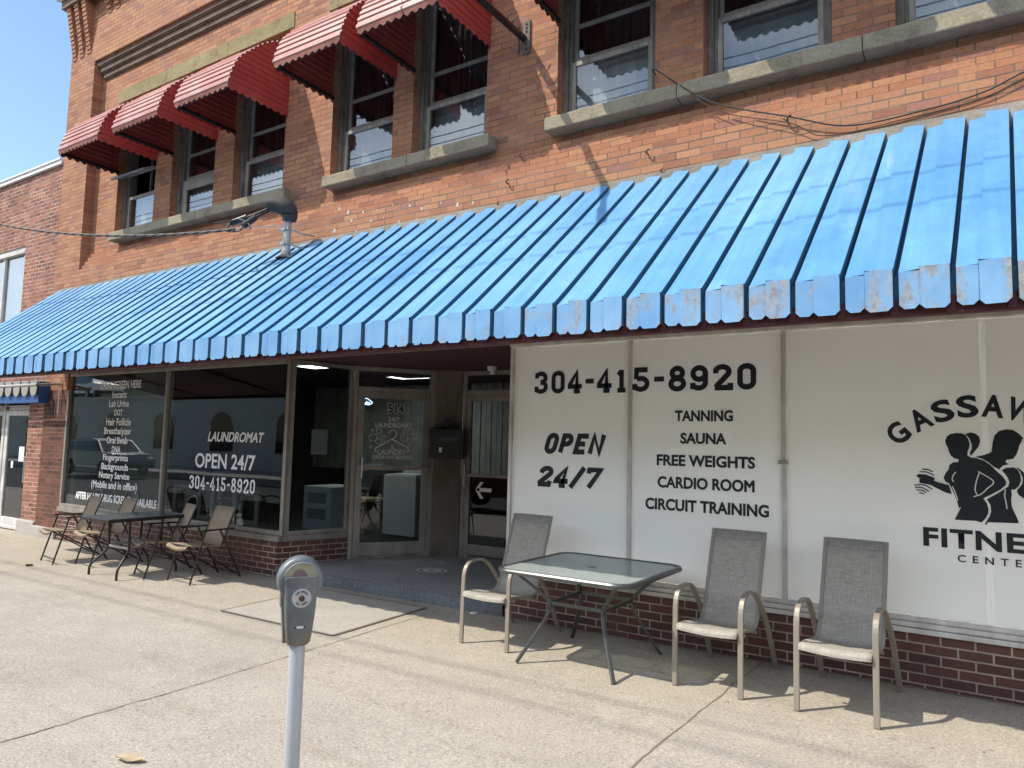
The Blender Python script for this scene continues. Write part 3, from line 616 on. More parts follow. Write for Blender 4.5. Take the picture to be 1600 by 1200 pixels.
# laundromat window
mb = MB(); frame_bars(mb, -12.16, -6.86, .455, 2.565, .0, .09, .05, (-9.42,)); LW = obj('laundromat_window', mb, M['alu'], B, bevel=.005)
mb = MB(); mb.box(-12.16,-6.88,-.03,.1,.385,.453); obj('ledge', mb, M['alu'], LW, bevel=.006)
for x0, x1 in ((-12.11,-9.445),(-9.395,-6.91)):
    mb = MB(); mb.box(x0, x1, .040, .046, .505, 2.515); obj('pane', mb, M['glass'], LW)
TY = .0385
for s, x0, x1, zt, zb in (('DRUG SCREEN HERE',-11.234,-10.121,2.412,2.293),('Instant',-10.879,-10.48,2.255,2.152),('Lab Urine',-10.955,-10.41,2.122,2.019),('DOT',-10.792,-10.564,1.981,1.887),
    ('Hair Follicle',-11.001,-10.323,1.849,1.74),('Breathalyzer',-11.038,-10.295,1.711,1.58),('Oral Swab',-10.952,-10.378,1.573,1.471),('DNA',-10.789,-10.551,1.433,1.337),('Fingerprints',-11.021,-10.333,1.311,1.19),
    ('Backgrounds',-11.047,-10.317,1.18,1.05),('Notary Service',-11.096,-10.264,1.049,.92),('(Mobile and in office)',-11.301,-10.051,.911,.767)):
    letters('lettering', s, x0, x1, zb, zt, TY, M['whitevinyl'], LW, bold=.022)
letters('lettering', 'AFTER HOURS DRUG SCREENS', -11.746, -10.20, .60, .715, TY, M['whitevinyl'], LW, bold=.028); letters('lettering', 'AVAILABLE', -10.13, -9.536, .59, .705, TY, M['whitevinyl'], LW, bold=.028)
letters('lettering', 'LAUNDROMAT', -8.454, -7.318, 1.545, 1.675, TY, M['whitevinyl'], LW, bold=.03, shear=.25)
letters('lettering', 'OPEN 24/7', -8.702, -7.462, 1.195, 1.39, TY, M['whitevinyl'], LW, bold=.02)
stroke_word('phone_number', '304-415-8920', -8.802, -7.438, .912, 1.09, TY, M['whitevinyl'], LW, .026)
# angled side window of the entrance
def plan_frame(name, a, b, z0, z1, w, th, m, parent, bars=(), wb=None):
    a = Vector(a); b = Vector(b); L = (b-a).length; d = (b-a)/L; q = lambda t: a+d*t; mb = MB(); wb = wb or w
    mb.obox(q(0), q(w), 0, th, z0, z1); mb.obox(q(L-w), q(L), 0, th, z0, z1); mb.obox(q(w), q(L-w), .002, th-.002, z1-w, z1)
    if wb: mb.obox(q(w), q(L-w), .002, th-.002, z0, z0+wb)
    for z, h in bars: mb.obox(q(w), q(L-w), .004, th-.004, z-h/2, z+h/2)
    return obj(name, mb, m, parent, bevel=.004), a, d, L
def plan_pane(a, d, s0, s1, z0, z1, off, parent, m=None, name='pane'):
    mb = MB(); mb.obox(a+d*s0, a+d*s1, off, off+.006, z0, z1); return obj(name, mb, m or M['glass'], parent)
Q0 = Vector((-6.86,.05))
SW, a_, d_, L_ = plan_frame('side_window', Q0, P1-Vector((.004,.004)), .455, 2.565, .045, .07, M['alu'], B); plan_pane(a_, d_, .045, L_-.045, .5, 2.52, .03, SW)
mb = MB(); mb.obox(Vector((-6.9,-.03)), P1-Vector((.0,.03)), .0, .09, .386, .452); obj('ledge', mb, M['alu'], SW, bevel=.005)
# laundromat door with transom
DF, a_, d_, L_ = plan_frame('door_frame', P1, P2, .104, 2.57, .055, .10, M['alu'], B, bars=((2.275,.06),), wb=.0); plan_pane(a_, d_, .055, L_-.055, 2.305, 2.515, .04, DF)
A2 = a_+d_*.06; B2 = a_+d_*(L_-.06)
DR, a2, d2, L2 = plan_frame('glass_door', A2, B2, .112, 2.243, .085, .045, M['alu'], B, wb=.19); plan_pane(a2, d2, .085, L2-.085, .30, 2.158, .02, DR)
mb = MB(); n2 = Vector((-d2.y, d2.x)); mb.obox(a2+d2*.03, a2+d2*(L2-.03), -.07, -.045, 1.235, 1.285); mb.obox(a2+d2*.04, a2+d2*.09, -.047, .0, 1.245, 1.275); mb.obox(a2+d2*(L2-.09), a2+d2*(L2-.04), -.047, .0, 1.245, 1.275); mb.obox(a2+d2*.0, a2+d2*.14, -.074, -.04, 1.222, 1.30); obj('push_bar', mb, M['alu'], DR, bevel=.004)
mb = MB(); mb.obox(a2+d2*.055, a2+d2*.078, -.09, -.06, 1.12, 1.40); obj('door_handle', mb, M['chrome'], DR, bevel=.006)
dxf = lambda off: (lambda s, z: Vector((*(P1+d_*s+n2*off), z)))
letters('street_number', '514', .445, .672, 1.968, 2.10, 0, M['whitevinyl'], DR, bold=.075, xf=dxf(.0175)); letters('street_number', '514', .450, .667, 1.973, 2.095, 0, M['ink'], DR, bold=.045, xf=dxf(.0165))
for s, x0, x1, z0, z1, bo in (('24/7',.457,.610,1.862,1.921,.02),('LAUNDROMAT',.294,.778,1.782,1.848,.03),('&',.50,.555,1.50,1.565,.0),('LAUNDRY',.342,.716,1.428,1.50,.03),('DROP OFF SERVICE',.272,.784,1.371,1.42,.02)):
    letters('lettering', s, x0, x1, z0, z1, 0, M['greyvinyl'], DR, bold=bo, xf=dxf(.0175))
mb = MB(); hk = arc(.528,1.70,.052,.052,175,-60,12)+[(.526,1.632)]
mb.ribbon(hk, .016, 0); mb.ribbon([(.526,1.636),(.315,1.515),(.303,1.482),(.325,1.458)], .018, .001); mb.ribbon([(.526,1.630),(.738,1.523),(.752,1.492),(.728,1.462)], .018, .002)
for bx, bz, br in ((.27,1.65,.050),(.345,1.735,.038),(.345,1.605,.040),(.26,1.745,.016),(.245,1.53,.018),(.41,1.665,.020),(.41,1.615,.014),(.68,1.66,.050),(.76,1.745,.038),(.755,1.615,.036),(.82,1.68,.028),(.675,1.745,.016),(.825,1.635,.016),(.75,1.545,.018)):
    mb.ribbon(arc(bx,bz,br,br,0,360,20)[:-1], .006, 0, True)
    if br > .03: mb.ribbon(arc(bx,bz,br*.62,br*.62,100,170,6), .005, 0)
f_ = dxf(.0170); mb.v = [tuple(f_(x, z)+Vector((0,-y*.5,0))) for x, y, z in mb.v]; obj('hanger_emblem', mb, M['greyvinyl'], DR)
# fluted post between the two doors
P3 = Vector((-5.72,1.965)); mb = MB(); dv = (P3-P2); Lf = dv.length; dv /= Lf; nv = Vector((-dv.y, dv.x)); n = 11; prof = []
for i in range(n):
    for u, o in ((0,0),(.55,0),(.62,.022),(.93,.022)): prof.append(P2+dv*(Lf*(i+u)/n)+nv*o)
prof.append(P3)
mb.grid([[(p.x, p.y, z) for p in prof] for z in (.104, 2.575)]); obj('fluted_post', mb, M['fluted'], B)
# gym door
D0 = Vector((-5.72,1.97)); D1 = Vector((-4.62,2.0))
GF, a3, d3, L3 = plan_frame('door_frame', D0, D1, .104, 2.57, .055, .09, M['alu'], B, bars=((2.275,.07),), wb=.0); plan_pane(a3, d3, .055, L3-.055, 2.31, 2.515, .04, GF)
GD, a4, d4, L4 = plan_frame('glass_door', a3+d3*.06, a3+d3*(L3-.06), .112, 2.235, .075, .045, M['alu'], B, wb=.17); plan_pane(a4, d4, .075, L4-.075, .282, 2.16, .02, GD)
mb = MB(); mb.obox(a4+d4*.02, a4+d4*(L4-.02), -.06, -.035, 1.165, 1.205); obj('push_bar', mb, M['alu'], GD, bevel=.004)
mb = MB(); mb.obox(a4+d4*.03, a4+d4*.06, -.09, -.05, 1.03, 1.33); obj('door_handle', mb, M['chrome'], GD, bevel=.006)
mb = MB(); ax_ = lambda s, z: tuple(Vector((*(a4+d4*s), z))+Vector((0,.012,0)))
for poly in ([(.17,1.00),(.245,1.10),(.30,1.10),(.232,1.025)],[(.17,1.00),(.232,.975),(.30,.885),(.245,.885)],[(.232,1.025),(.42,1.025),(.42,.975),(.232,.975)]): mb.face([ax_(s, z) for s, z in poly])
obj('arrow_decal', mb, M['whitevinyl'], GD)
mb = MB(); mb.box(-4.62,-3.66,2.0,2.1,.1,2.58); mb.box(-3.72,-3.66,.1,2.0,.1,2.58); obj('recess_side_wall', mb, M['fluted'], B)

# white gym windows
mb = MB(); frame_bars(mb, -3.70, XR-.2, .46, 2.565, .0, .09, .032, (-2.465,-1.195,1.6,3.2,4.8)); mb.box(-3.70,XR-.2,-.016,.06,2.535,2.566); M['palealu'] = wood('pale_worn_frame', (.56,.53,.48), (.72,.69,.64), 5); GW = obj('gym_window', mb, M['palealu'], B, bevel=.004)
mb = MB(); mb.box(-3.70,XR,-.035,.1,.386,.42); mb.box(-3.70,XR,-.02,.09,.424,.458); obj('ledge', mb, M['palealu'], GW, bevel=.004)
for x0, x1 in ((-3.664,-2.483),(-2.447,-1.213),(-1.177,.0745),(.1055,1.582),(1.618,3.182),(3.218,4.782)):
    mb = MB(); mb.box(x0, x1, .030, .036, .496, 2.529); obj('frosted_pane', mb, M['panel'], GW)
M['seam'] = M['panel'].copy(); M['seam'].name = 'frosted_film_overlap'
for n_ in M['seam'].node_tree.nodes:
    if n_.type == 'MIX_SHADER' and abs(n_.inputs[0].default_value-.27) < .01: n_.inputs[0].default_value = .40
mb = MB(); mb.box(.075,.105,.030,.036,.496,2.529); obj('film_seam', mb, M['seam'], GW)
mb = MB(); mb.box(-1.235,-1.16,-.012,.001,1.50,1.53); obj('seam_screw', mb, M['steel'], GW, bevel=.004)
TY = .0245
stroke_word('phone_number', '304-41', -3.435, -2.492, 2.085, 2.285, TY, M['ink'], GW, .042); stroke_word('phone_number', '5-8920', -2.445, -1.393, 2.085, 2.285, TY, M['ink'], GW, .044)
stroke_word('lettering', 'OPEN', -3.330, -2.740, 1.535, 1.705, TY, M['ink'], GW, .046, shear=.30); stroke_word('lettering', '24/7', -3.40, -2.77, 1.232, 1.405, TY, M['ink'], GW, .046, shear=.32)
for s, x0, x1, zb, zt in (('TANNING',-2.064,-1.583,1.826,1.918),('SAUNA',-2.016,-1.635,1.641,1.733),('FREE WEIGHTS',-2.221,-1.412,1.455,1.550),('CARDIO ROOM',-2.212,-1.417,1.271,1.368),('CIRCUIT TRAINING',-2.32,-1.31,1.086,1.184)):
    letters('lettering', s, x0, x1, zb, zt, TY, M['ink'], GW, bold=.038)
rc, cx, cz = .737, .07, 1.200
for ch, x in zip('GASSAWAY', (-.424,-.287,-.150,-.006,.140,.298,.452,.590)):
    th = math.asin((x-cx)/rc); w_, h_ = (.062 if ch != 'W' else .086), .076
    px, pz = cx+rc*math.sin(th), cz+rc*math.cos(th)
    letters('arched_letter', ch, -w_, w_, -h_, h_, TY, M['ink'], GW, bold=.034, xf=lambda a, b, px=px, pz=pz, th=th: Vector((px+a*math.cos(th)+b*math.sin(th), TY, pz-a*math.sin(th)+b*math.cos(th))))
letters('lettering', 'FITNESS', -.284, .495, .973, 1.104, TY, M['ink'], GW, bold=.035, spacing=1.1); letters('lettering', 'CENTER', -.086, .345, .886, .935, TY, M['ink'], GW, bold=.02, spacing=1.9)
SIL = dict(
woman=[(-.013,1.603),(-.028,1.584),(-.063,1.573),(-.067,1.555),(-.098,1.552),(-.119,1.532),(-.122,1.506),(-.143,1.475),(-.155,1.444),(-.144,1.42),(-.124,1.408),(-.111,1.379),(-.094,1.337),(-.081,1.295),(-.071,1.246),(-.058,1.251),(-.078,1.207),(-.097,1.166),(-.03,1.166),(.024,1.167),(.055,1.158),(.08,1.19),(.094,1.22),(.096,1.253),(.088,1.29),(.069,1.319),(.118,1.349),(.166,1.383),(.196,1.414),(.198,1.437),(.18,1.469),(.148,1.503),(.114,1.543),(.08,1.571),(.035,1.585),(.004,1.589)],
head=[(-.138,1.701),(-.128,1.729),(-.107,1.745),(-.074,1.752),(-.04,1.75),(-.019,1.737),(-.005,1.711),(.002,1.682),(-.001,1.654),(-.011,1.628),(-.013,1.603),(-.028,1.584),(-.063,1.573),(-.09,1.58),(-.11,1.6),(-.119,1.622),(-.124,1.649),(-.136,1.676)],
tail=[(-.022,1.744),(.006,1.757),(.035,1.751),(.057,1.728),(.062,1.696),(.051,1.661),(.032,1.633),(.007,1.599),(0,1.617),(.013,1.647),(.014,1.673),(.006,1.703),(-.004,1.725)],
arm=[(-.222,1.427),(-.18,1.411),(-.124,1.398),(-.109,1.336),(-.144,1.345),(-.19,1.369),(-.232,1.392),(-.266,1.398),(-.299,1.404),(-.3,1.433),(-.269,1.436)],
disc=[(-.317,1.456),(-.303,1.464),(-.259,1.463),(-.207,1.443),(-.21,1.424),(-.265,1.43),(-.307,1.439)],
man=[(.124,1.629),(.132,1.697),(.144,1.74),(.169,1.769),(.208,1.78),(.247,1.774),(.276,1.752),(.297,1.726),(.287,1.698),(.276,1.677),(.271,1.653),(.259,1.616),(.24,1.586),(.204,1.579),(.198,1.564),(.215,1.55),(.184,1.541),(.162,1.514),(.131,1.532),(.101,1.561),(.071,1.581),(.031,1.593),(.072,1.604),(.103,1.617)],
mtor=[(.176,1.509),(.201,1.527),(.244,1.53),(.265,1.512),(.276,1.48),(.278,1.446),(.266,1.411),(.244,1.387),(.223,1.384),(.226,1.355),(.221,1.322),(.224,1.273),(.235,1.242),(.25,1.204),(.259,1.17),(.091,1.163),(.082,1.144),(.073,1.151),(.1,1.202),(.11,1.234),(.109,1.277),(.088,1.314),(.153,1.359),(.208,1.404),(.215,1.432),(.209,1.458),(.195,1.484)],
marm=[(.250,1.533),(.275,1.521),(.300,1.491),(.328,1.443),(.342,1.372),(.333,1.331),(.289,1.332),(.262,1.352),(.252,1.379),(.284,1.425),(.288,1.462),(.275,1.504)])
mb = MB()
for i, (k, pts) in enumerate(SIL.items()): mb.face([(x, TY-.0003*(i % 3), z) for x, z in pts])
for i, pts in enumerate(([(-.281,1.5),(-.244,1.497),(-.216,1.483)],[(-.297,1.481),(-.254,1.48),(-.209,1.459)],[(-.331,1.385),(-.294,1.392),(-.256,1.385),(-.222,1.362)],[(-.326,1.369),(-.287,1.373),(-.242,1.348)],[(-.318,1.352),(-.288,1.354),(-.257,1.337)],[(-.303,1.333),(-.286,1.334),(-.273,1.326)])): mb.ribbon(smooth_path([(x, z, 0) for x, z in pts], 5) and [(q.x, q.y) for q in smooth_path([(x, z, 0) for x, z in pts], 5)], .008, TY)
o = obj('fitness_figures', mb, M['ink'], GW)
bm = bmesh.new(); bm.from_mesh(o.data); bmesh.ops.triangulate(bm, faces=[f for f in bm.faces if len(f.verts) > 4], ngon_method='EAR_CLIP'); bm.to_mesh(o.data); bm.free()
mb = MB()
for pts in ([(.044,1.495),(.06,1.487),(.129,1.433),(.092,1.384),(.056,1.345),(.015,1.327)],[(.052,1.487),(.036,1.44),(.025,1.375),(.036,1.339)],[(-.082,1.488),(-.1,1.46),(-.103,1.433),(-.094,1.421)],[(-.106,1.39),(-.089,1.348),(-.076,1.295)],[(.192,1.385),(.187,1.343),(.193,1.302),(.197,1.258)]):
    mb.ribbon([(q.x, q.y) for q in smooth_path([(x, z, 0) for x, z in pts], 5)], .007, TY-.0012)
obj('figure_lines', mb, M['white'], GW)

# rooms behind the glass
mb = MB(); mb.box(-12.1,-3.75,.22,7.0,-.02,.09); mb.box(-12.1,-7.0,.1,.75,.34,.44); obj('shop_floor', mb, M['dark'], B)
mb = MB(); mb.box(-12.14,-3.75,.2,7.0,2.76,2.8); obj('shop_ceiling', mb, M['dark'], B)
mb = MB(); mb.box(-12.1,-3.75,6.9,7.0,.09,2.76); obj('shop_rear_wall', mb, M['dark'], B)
mb = MB(); mb.box(-12.12,-12.0,.12,1.7,.44,2.76); obj('bay_side_wall', mb, M['bayside'], B)
mb = MB(); mb.box(-11.55,-10.92,.75,1.0,.1,2.76); obj('interior_column', mb, M['bayside'], B)
mb = MB()
for k in range(57):
    x = -12.0+k*.12; mb.box(x, x+.105, 5.0+(.012 if k % 2 else 0), 5.06, 1.02, 2.72)
obj('panelled_wall', mb, M['dimwall'], B)
mb = MB(); mb.box(-3.6,XR-.2,8.5,8.6,0,2.8); mb.box(-3.66,-3.6,.12,8.5,0,2.8); mb.box(-3.6,XR-.2,.1,8.5,2.82,2.86); mb.box(-3.6,XR-.2,.22,8.5,-.02,.05); obj('gym_walls', mb, mat('gym_wall_paint', (.70,.70,.68), .8), B)
def troffer(x, y, z, w, d, m, label, group):
    t = thing('ceiling_light', label, 'ceiling light', (x,y,z), 0, group)
    mb = MB(); mb.box(x-w/2, x+w/2, y-d/2, y+d/2, z-.012, z); obj('diffuser', mb, m, t)
    mb = MB(); frame = [(x-w/2-.02,x-w/2),(x+w/2,x+w/2+.02)]
    for a, b in frame: mb.box(a, b, y-d/2-.02, y+d/2+.02, z-.02, z)
    mb.box(x-w/2, x+w/2, y-d/2-.02, y-d/2, z-.02, z); mb.box(x-w/2, x+w/2, y+d/2, y+d/2+.02, z-.02, z); obj('trim', mb, M['white'], t)
troffer(-8.35,1.93,2.755,.95,.40,M['lamp'],'lit ceiling panel seen through the angled side window beside door','laundromat ceiling lights')
troffer(-8.22,3.82,2.755,.85,.42,M['lamp'],'lit ceiling panel seen through transom over the laundromat door','laundromat ceiling lights')
for gx in (-2.25,-.35,1.5,3.3):
    for gy in (2.45,4.3,6.2):
        troffer(gx, gy, 2.815, .75, .42, M['lamp2'], 'rectangular ceiling light glowing faintly through the white gym windows', 'gym ceiling lights')

# ------------------------------------------------------------------ blue shop awning
AW = thing('shop_awning', 'long blue ribbed metal awning with rusty chipped valance over the pavement', 'awning', (-5,-.9,2.4))
YA, ZF, ZT, ZV = -1.85, 2.474, 3.945, 2.292
def rt(k): return -2.417+.2455*k, -2.417+.2362*k         # top x, fold x of rib k
S_ = Vector((0, YA, ZF-ZT)).normalized(); SN = Vector((0, S_.z, -S_.y)); SN = SN if SN.z > 0 else -SN
def sp(k, u, t, h):
    a, fx = rt(k); x = a+(fx-a)*t+ (.2455+(.2362-.2455)*t)*(u-1)
    return Vector((x, YA*t, ZT+(ZF-ZT)*t))+SN*h
slope = MB(); val = MB(); rnd = random.Random(11)
K0, K1 = -41, 36
HL, HH, HG = .0, .021, -.055
for k in range(K0, K1):
    dt = rnd.uniform(-.004,.004); bow = rnd.uniform(.85,1.15)
    us = [(.0,HG),(.095,HG),(.095,HL),(.47,HL+.008+rnd.uniform(-.003,.003)),(.47,HH+.006+rnd.uniform(-.002,.002)),(1.0,HH-.002),(1.0,HG)]
    ts = [(.012 if i else 0) for i in range(1)]+[.25,.5,.75,1.0]
    def tt(u, h, t):
        t0 = .05 if h == HG else (.030 if u < .3 or h < .014 else .006)
        return t0+dt+(1-t0-dt)*t
    rows = []
    for t in (0,.2,.4,.6,.8,.93,1.0):
        sag = -.0035*math.sin(math.pi*t)*bow
        rows.append([sp(k, u, tt(u,h,t), h+(sag if .12 < u < .99 else 0)+(.0025 if (t > .95 and h != HG) else 0)) for u, h in us])
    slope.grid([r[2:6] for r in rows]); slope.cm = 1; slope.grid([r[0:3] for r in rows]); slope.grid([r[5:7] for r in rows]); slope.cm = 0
    # valance panels, each with clipped lower corners and slightly out of true
    for u0, u1, h, drop in ((.100,.47,.006,.0),(.475,.995,.019,-.004)):
        A = sp(k, u0, 1, 0); Bq = sp(k, u1, 1, 0); y = YA-h; zt_ = ZF+(.003 if h < .01 else .0205); zb = ZV+drop+rnd.uniform(-.004,.005); c = .022; tl = rnd.uniform(-.004,.004)
        lip = .006+rnd.uniform(0,.003)
        val.face([(A.x,y+tl,zt_),(Bq.x,y-tl,zt_),(Bq.x,y-tl*1.5,zb+c),(Bq.x-c,y-tl,zb),(A.x+c,y+tl,zb),(A.x,y+tl*1.5,zb+c)])
        val.face([(A.x,y+tl,zt_),(A.x,YA+.012,zt_+.008),(Bq.x,YA+.012,zt_+.008),(Bq.x,y-tl,zt_)])
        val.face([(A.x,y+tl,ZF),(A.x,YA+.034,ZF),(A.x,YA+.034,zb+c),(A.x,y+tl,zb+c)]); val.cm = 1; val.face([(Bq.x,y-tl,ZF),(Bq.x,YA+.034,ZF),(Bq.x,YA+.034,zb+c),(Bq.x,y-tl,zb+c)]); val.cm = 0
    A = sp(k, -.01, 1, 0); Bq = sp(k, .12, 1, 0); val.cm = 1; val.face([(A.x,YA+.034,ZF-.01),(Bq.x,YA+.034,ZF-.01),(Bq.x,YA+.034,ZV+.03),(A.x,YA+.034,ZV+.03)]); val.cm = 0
M['groove'] = mat('seam_shade_blue', (.035,.125,.22), .7); M['groovev'] = mat('seam_shade_valance', (.05,.15,.24), .7)  # shade in the grooves and on right-hand sides, put into a darker blue
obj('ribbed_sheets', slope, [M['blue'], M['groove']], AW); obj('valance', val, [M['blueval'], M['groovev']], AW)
a0, f0 = rt(K0-1); a1, f1 = rt(K1)
mb = MB(); q = SN*-.085
mb.grid([[Vector((a0,-.01,ZT))+q, Vector((a1,-.01,ZT))+q],[Vector((f0,YA+.03,ZF))+q,Vector((f1,YA+.03,ZF))+q]]); obj('underside', mb, M['maroon'], AW)
mb = MB(); mb.box(f0+.01,f1-.01,YA+.03,YA+.075,ZV-.028,ZV+.05)
for k in range(K0-1, K1+1):
    x = rt(k)[1]; mb.box(x-.02,x+.02,YA+.022,YA+.03,ZV-.02,ZV+.06)
obj('front_rail', mb, M['maroon'], AW, bevel=.004)
mb = MB(); mb.face([(f0,YA+.06,ZV+.02),(f1,YA+.06,ZV+.02),(f1,-.012,2.66),(f0,-.012,2.66)]); obj('lining', mb, M['soffit'], AW)
mb = MB()
for k in range(-38, 34, 9):
    x = rt(k)[1]; mb.bar([(x,YA+.07,ZV+.03),(x,-.015,2.62)], .04, .05)
obj('strut', mb, M['maroon'], AW)
mb = MB(); mb.face([(a0,-.004,ZT+.045),(a1,-.004,ZT+.045),(a1,-.016,ZT+.04),(a0,-.016,ZT+.04)]); mb.face([(a0,-.016,ZT+.04),(a1,-.016,ZT+.04),(a1,-.12,ZT-.165),(a0,-.12,ZT-.165)]); obj('flashing', mb, M['flash'], AW)
mb = MB(); mb.face([(a0,-.012,ZT-.04),(a0+.0,YA*.5,(ZT+ZF)/2-.04),(f0,YA+.02,ZF-.03),(f0,YA+.02,ZV),(f0,-.012,2.6)]); obj('end_panel', mb, M['blue'], AW)

# ------------------------------------------------------------------ red window awnings
PROF = [(0,6.80),(-.10,6.74),(-.24,6.60),(-.40,6.50),(-.53,6.36),(-.62,6.24),(-.685,6.10),(-.72,5.97),(-.735,5.86)]
PROF = [(y+FY if i == 0 else y, z) for i, (y, z) in enumerate([(0,6.81),(.03,6.74),(-.245,6.565),(-.47,6.35),(-.625,6.175),(-.715,5.945),(-.737,5.83)])]
def make_awning(x0, x1, label):
    t = thing('window_awning', label, 'awning', ((x0+x1)/2, -.3, 6.2), 0, 'red awnings over the upper windows')
    path = smooth_path([(0,y,z) for y, z in PROF], 5); d = [0]
    for a, b in zip(path[:-1], path[1:]): d.append(d[-1]+(b-a).length)
    tot = d[-1]; pts = []
    def at(s):
        for i in range(len(d)-1):
            if d[i+1] >= s: f = (s-d[i])/max(1e-6,d[i+1]-d[i]); return path[i].lerp(path[i+1], f), (path[i+1]-path[i]).normalized()
        return path[-1], (path[-1]-path[-2]).normalized()
    n = int(tot/.085)
    for i in range(n):
        for u, o in ((0,0),(.30,0),(.42,.014),(.86,.014)):
            p, tg = at(tot*(i+u)/n); nn = Vector((0, tg.z, -tg.y)); pts.append(p+nn*-o if nn.y > 0 else p+nn*o)
    p, tg = at(tot); pts.append(p)
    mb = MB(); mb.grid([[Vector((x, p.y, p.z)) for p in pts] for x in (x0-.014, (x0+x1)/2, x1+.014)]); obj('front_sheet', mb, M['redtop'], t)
    # sides: horizontal ridged boards out to the curve
    zs = []; z = 5.80; top = 6.79
    while z < top: zs += [(z,0),(z+.02,.010),(z+.058,.010),(z+.066,0)]; z += .075
    def yf(z):
        for a, b in zip(path[:-1], path[1:]):
            if min(a.z,b.z) <= z <= max(a.z,b.z): f = (z-a.z)/(b.z-a.z) if abs(b.z-a.z) > 1e-6 else 0; return a.y+(b.y-a.y)*f
        return path[-1].y if z < 6 else .1
    for x, s in ((x0,-1),(x1,1)):
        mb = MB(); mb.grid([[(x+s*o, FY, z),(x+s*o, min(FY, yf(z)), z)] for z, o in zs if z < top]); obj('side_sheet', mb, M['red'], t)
    # wavy skirt along the lower edge
    n = 60; mb = MB(); wv = lambda L, j, n: .016*math.cos(L/.105*6.283*j/n)
    mb.grid([[(x0+(x1-x0)*j/n, -.739, 5.835) for j in range(n+1)], [(x0+(x1-x0)*j/n, -.738, 5.775+wv(x1-x0, j, n)) for j in range(n+1)]])
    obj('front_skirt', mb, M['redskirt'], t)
    for x in (x0-.003, x1+.003):
        mb = MB(); mb.grid([[(x, -.737+(.737+FY)*j/n, 5.82) for j in range(n+1)], [(x, -.737+(.737+FY)*j/n, 5.765+wv(.887, j, n)) for j in range(n+1)]]); obj('side_skirt', mb, M['red'], t)
    mb = MB()
    for x in (x0+.02, x1-.02): mb.bar([(x, -.72, 5.80),(x, FY, 5.80)], .025, .035)
    mb.bar([(x0+.0325, -.715, 5.80),(x1-.0325, -.715, 5.80)], .025, .035); obj('support_bar', mb, M['black'], t)
    return t
LAB = ['red metal awning at the far left end over the window with the open hopper','red metal awning over the second upper window from the left corner','red metal awning over the third upper window just above the service mast','red metal awning left of the pair in the middle window group','red metal awning nearest the steel flag bracket with chain hanging before it','red metal awning over the first window right of the flag bracket','red metal awning over the window with the broad grey pane, cut by photo top','red metal awning at top right corner over the rightmost window']
for i, (a, b) in enumerate(WIN[:8]): make_awning(a-.01, b+.03, LAB[i])

# ------------------------------------------------------------------ wall hardware
t = thing('service_mast', 'grey service mast with black weatherhead rising through the blue awning', 'service mast', (-6.67,-.30,3.7))
mb = MB(); mb.tube([(-6.67,-.30,3.55),(-6.67,-.30,4.20)], .045, 16); obj('pipe', mb, M['galv'], t, smooth=True)
mb = MB(); mb.lathe([(.12,-.02),(.10,.0),(.06,.03),(.05,.06)], (-6.67,-.30,3.72), 18); obj('roof_boot', mb, M['flash'], t, smooth=True)
mb = MB(); hood = [(-6.665,-.30,4.15),(-6.66,-.305,4.22),(-6.69,-.33,4.28),(-6.76,-.38,4.315),(-6.85,-.45,4.315)]
mb.sweep(smooth_path(hood, 4), [(.095*math.cos(6.283*i/14), .085*math.sin(6.283*i/14)+(.02)) for i in range(14)], scl=[.85,.9,.95,1.0,1.06,1.12,1.18,1.22,1.24,1.24,1.22,1.18,1.13,1.08,1.02,.96,.90][:len(smooth_path(hood,4))]); obj('weatherhead', mb, mat('weathered_black', (.045,.042,.04), .75), t, smooth=True)
mb = MB()
mb.tube([(-6.84,-.46,4.28),(-7.02,-.60,4.17)], .013, 8); mb.tube([(-7.02,-.60,4.17),(-7.18,-.70,4.09)], .036, 10); mb.tube([(-6.82,-.46,4.25),(-6.84,-.62,4.13)], .012, 8); mb.tube([(-6.84,-.62,4.13),(-6.87,-.75,4.0)], .036, 10)
mb.tube([(-6.87,-.46,4.26),(-7.0,-.70,4.11),(-7.2,-.9,4.04)], .008, 6); obj('service_lead', mb, M['black'], t, smooth=True)
mb = MB(); loop = [(-7.18,-.70,4.09),(-7.14,-.78,3.99),(-7.0,-.84,3.93),(-6.86,-.82,3.92),(-6.84,-.77,3.98)]; mb.tube(smooth_path(loop, 6), .010, 6)
mb.tube(smooth_path([(-7.14,-.72,4.10),(-6.98,-.74,4.10),(-6.83,-.72,4.03),(-6.78,-.72,3.96)], 5), .008, 6); obj('drip_loop', mb, M['cable'], t, smooth=True)
mb = MB()
for z, a in ((3.88,.10),(4.05,.10)): mb.box(-6.67-a,-6.67+.06,-.345,-.325,z-.015,z+.015); mb.box(-6.70,-6.64,-.36,-.30+.02,z-.02,z+.02); mb.tube([(-6.63,-.30,z),(-6.55,-.22,z-.04),(-6.52,-.02,z-.03)], .009, 6)
mb.tube([(-6.66,-.36,4.08),(-6.8,-.6,4.02),(-6.95,-.84,3.955)], .006, 6); obj('wire_bracket', mb, M['galv'], t)
t = MB(); a = Vector((-6.90,-.84,3.94)); e = Vector((-14.4,-1.3,5.33)); n = 90
for ph in (0, 2.1, 4.2):
    path = []
    for i in range(n+1):
        u = i/n; p = a.lerp(e, u); p.z -= 1.0*u*(1-u); ang_ = u*80+ph; path.append(p+Vector((0, math.cos(ang_), math.sin(ang_)))*.010)
    t.tube(path, .0085, 6)
c = obj('service_cable', t, M['strand'], smooth=True); tag(c, 'twisted overhead power cable running left from the weatherhead', 'cable')
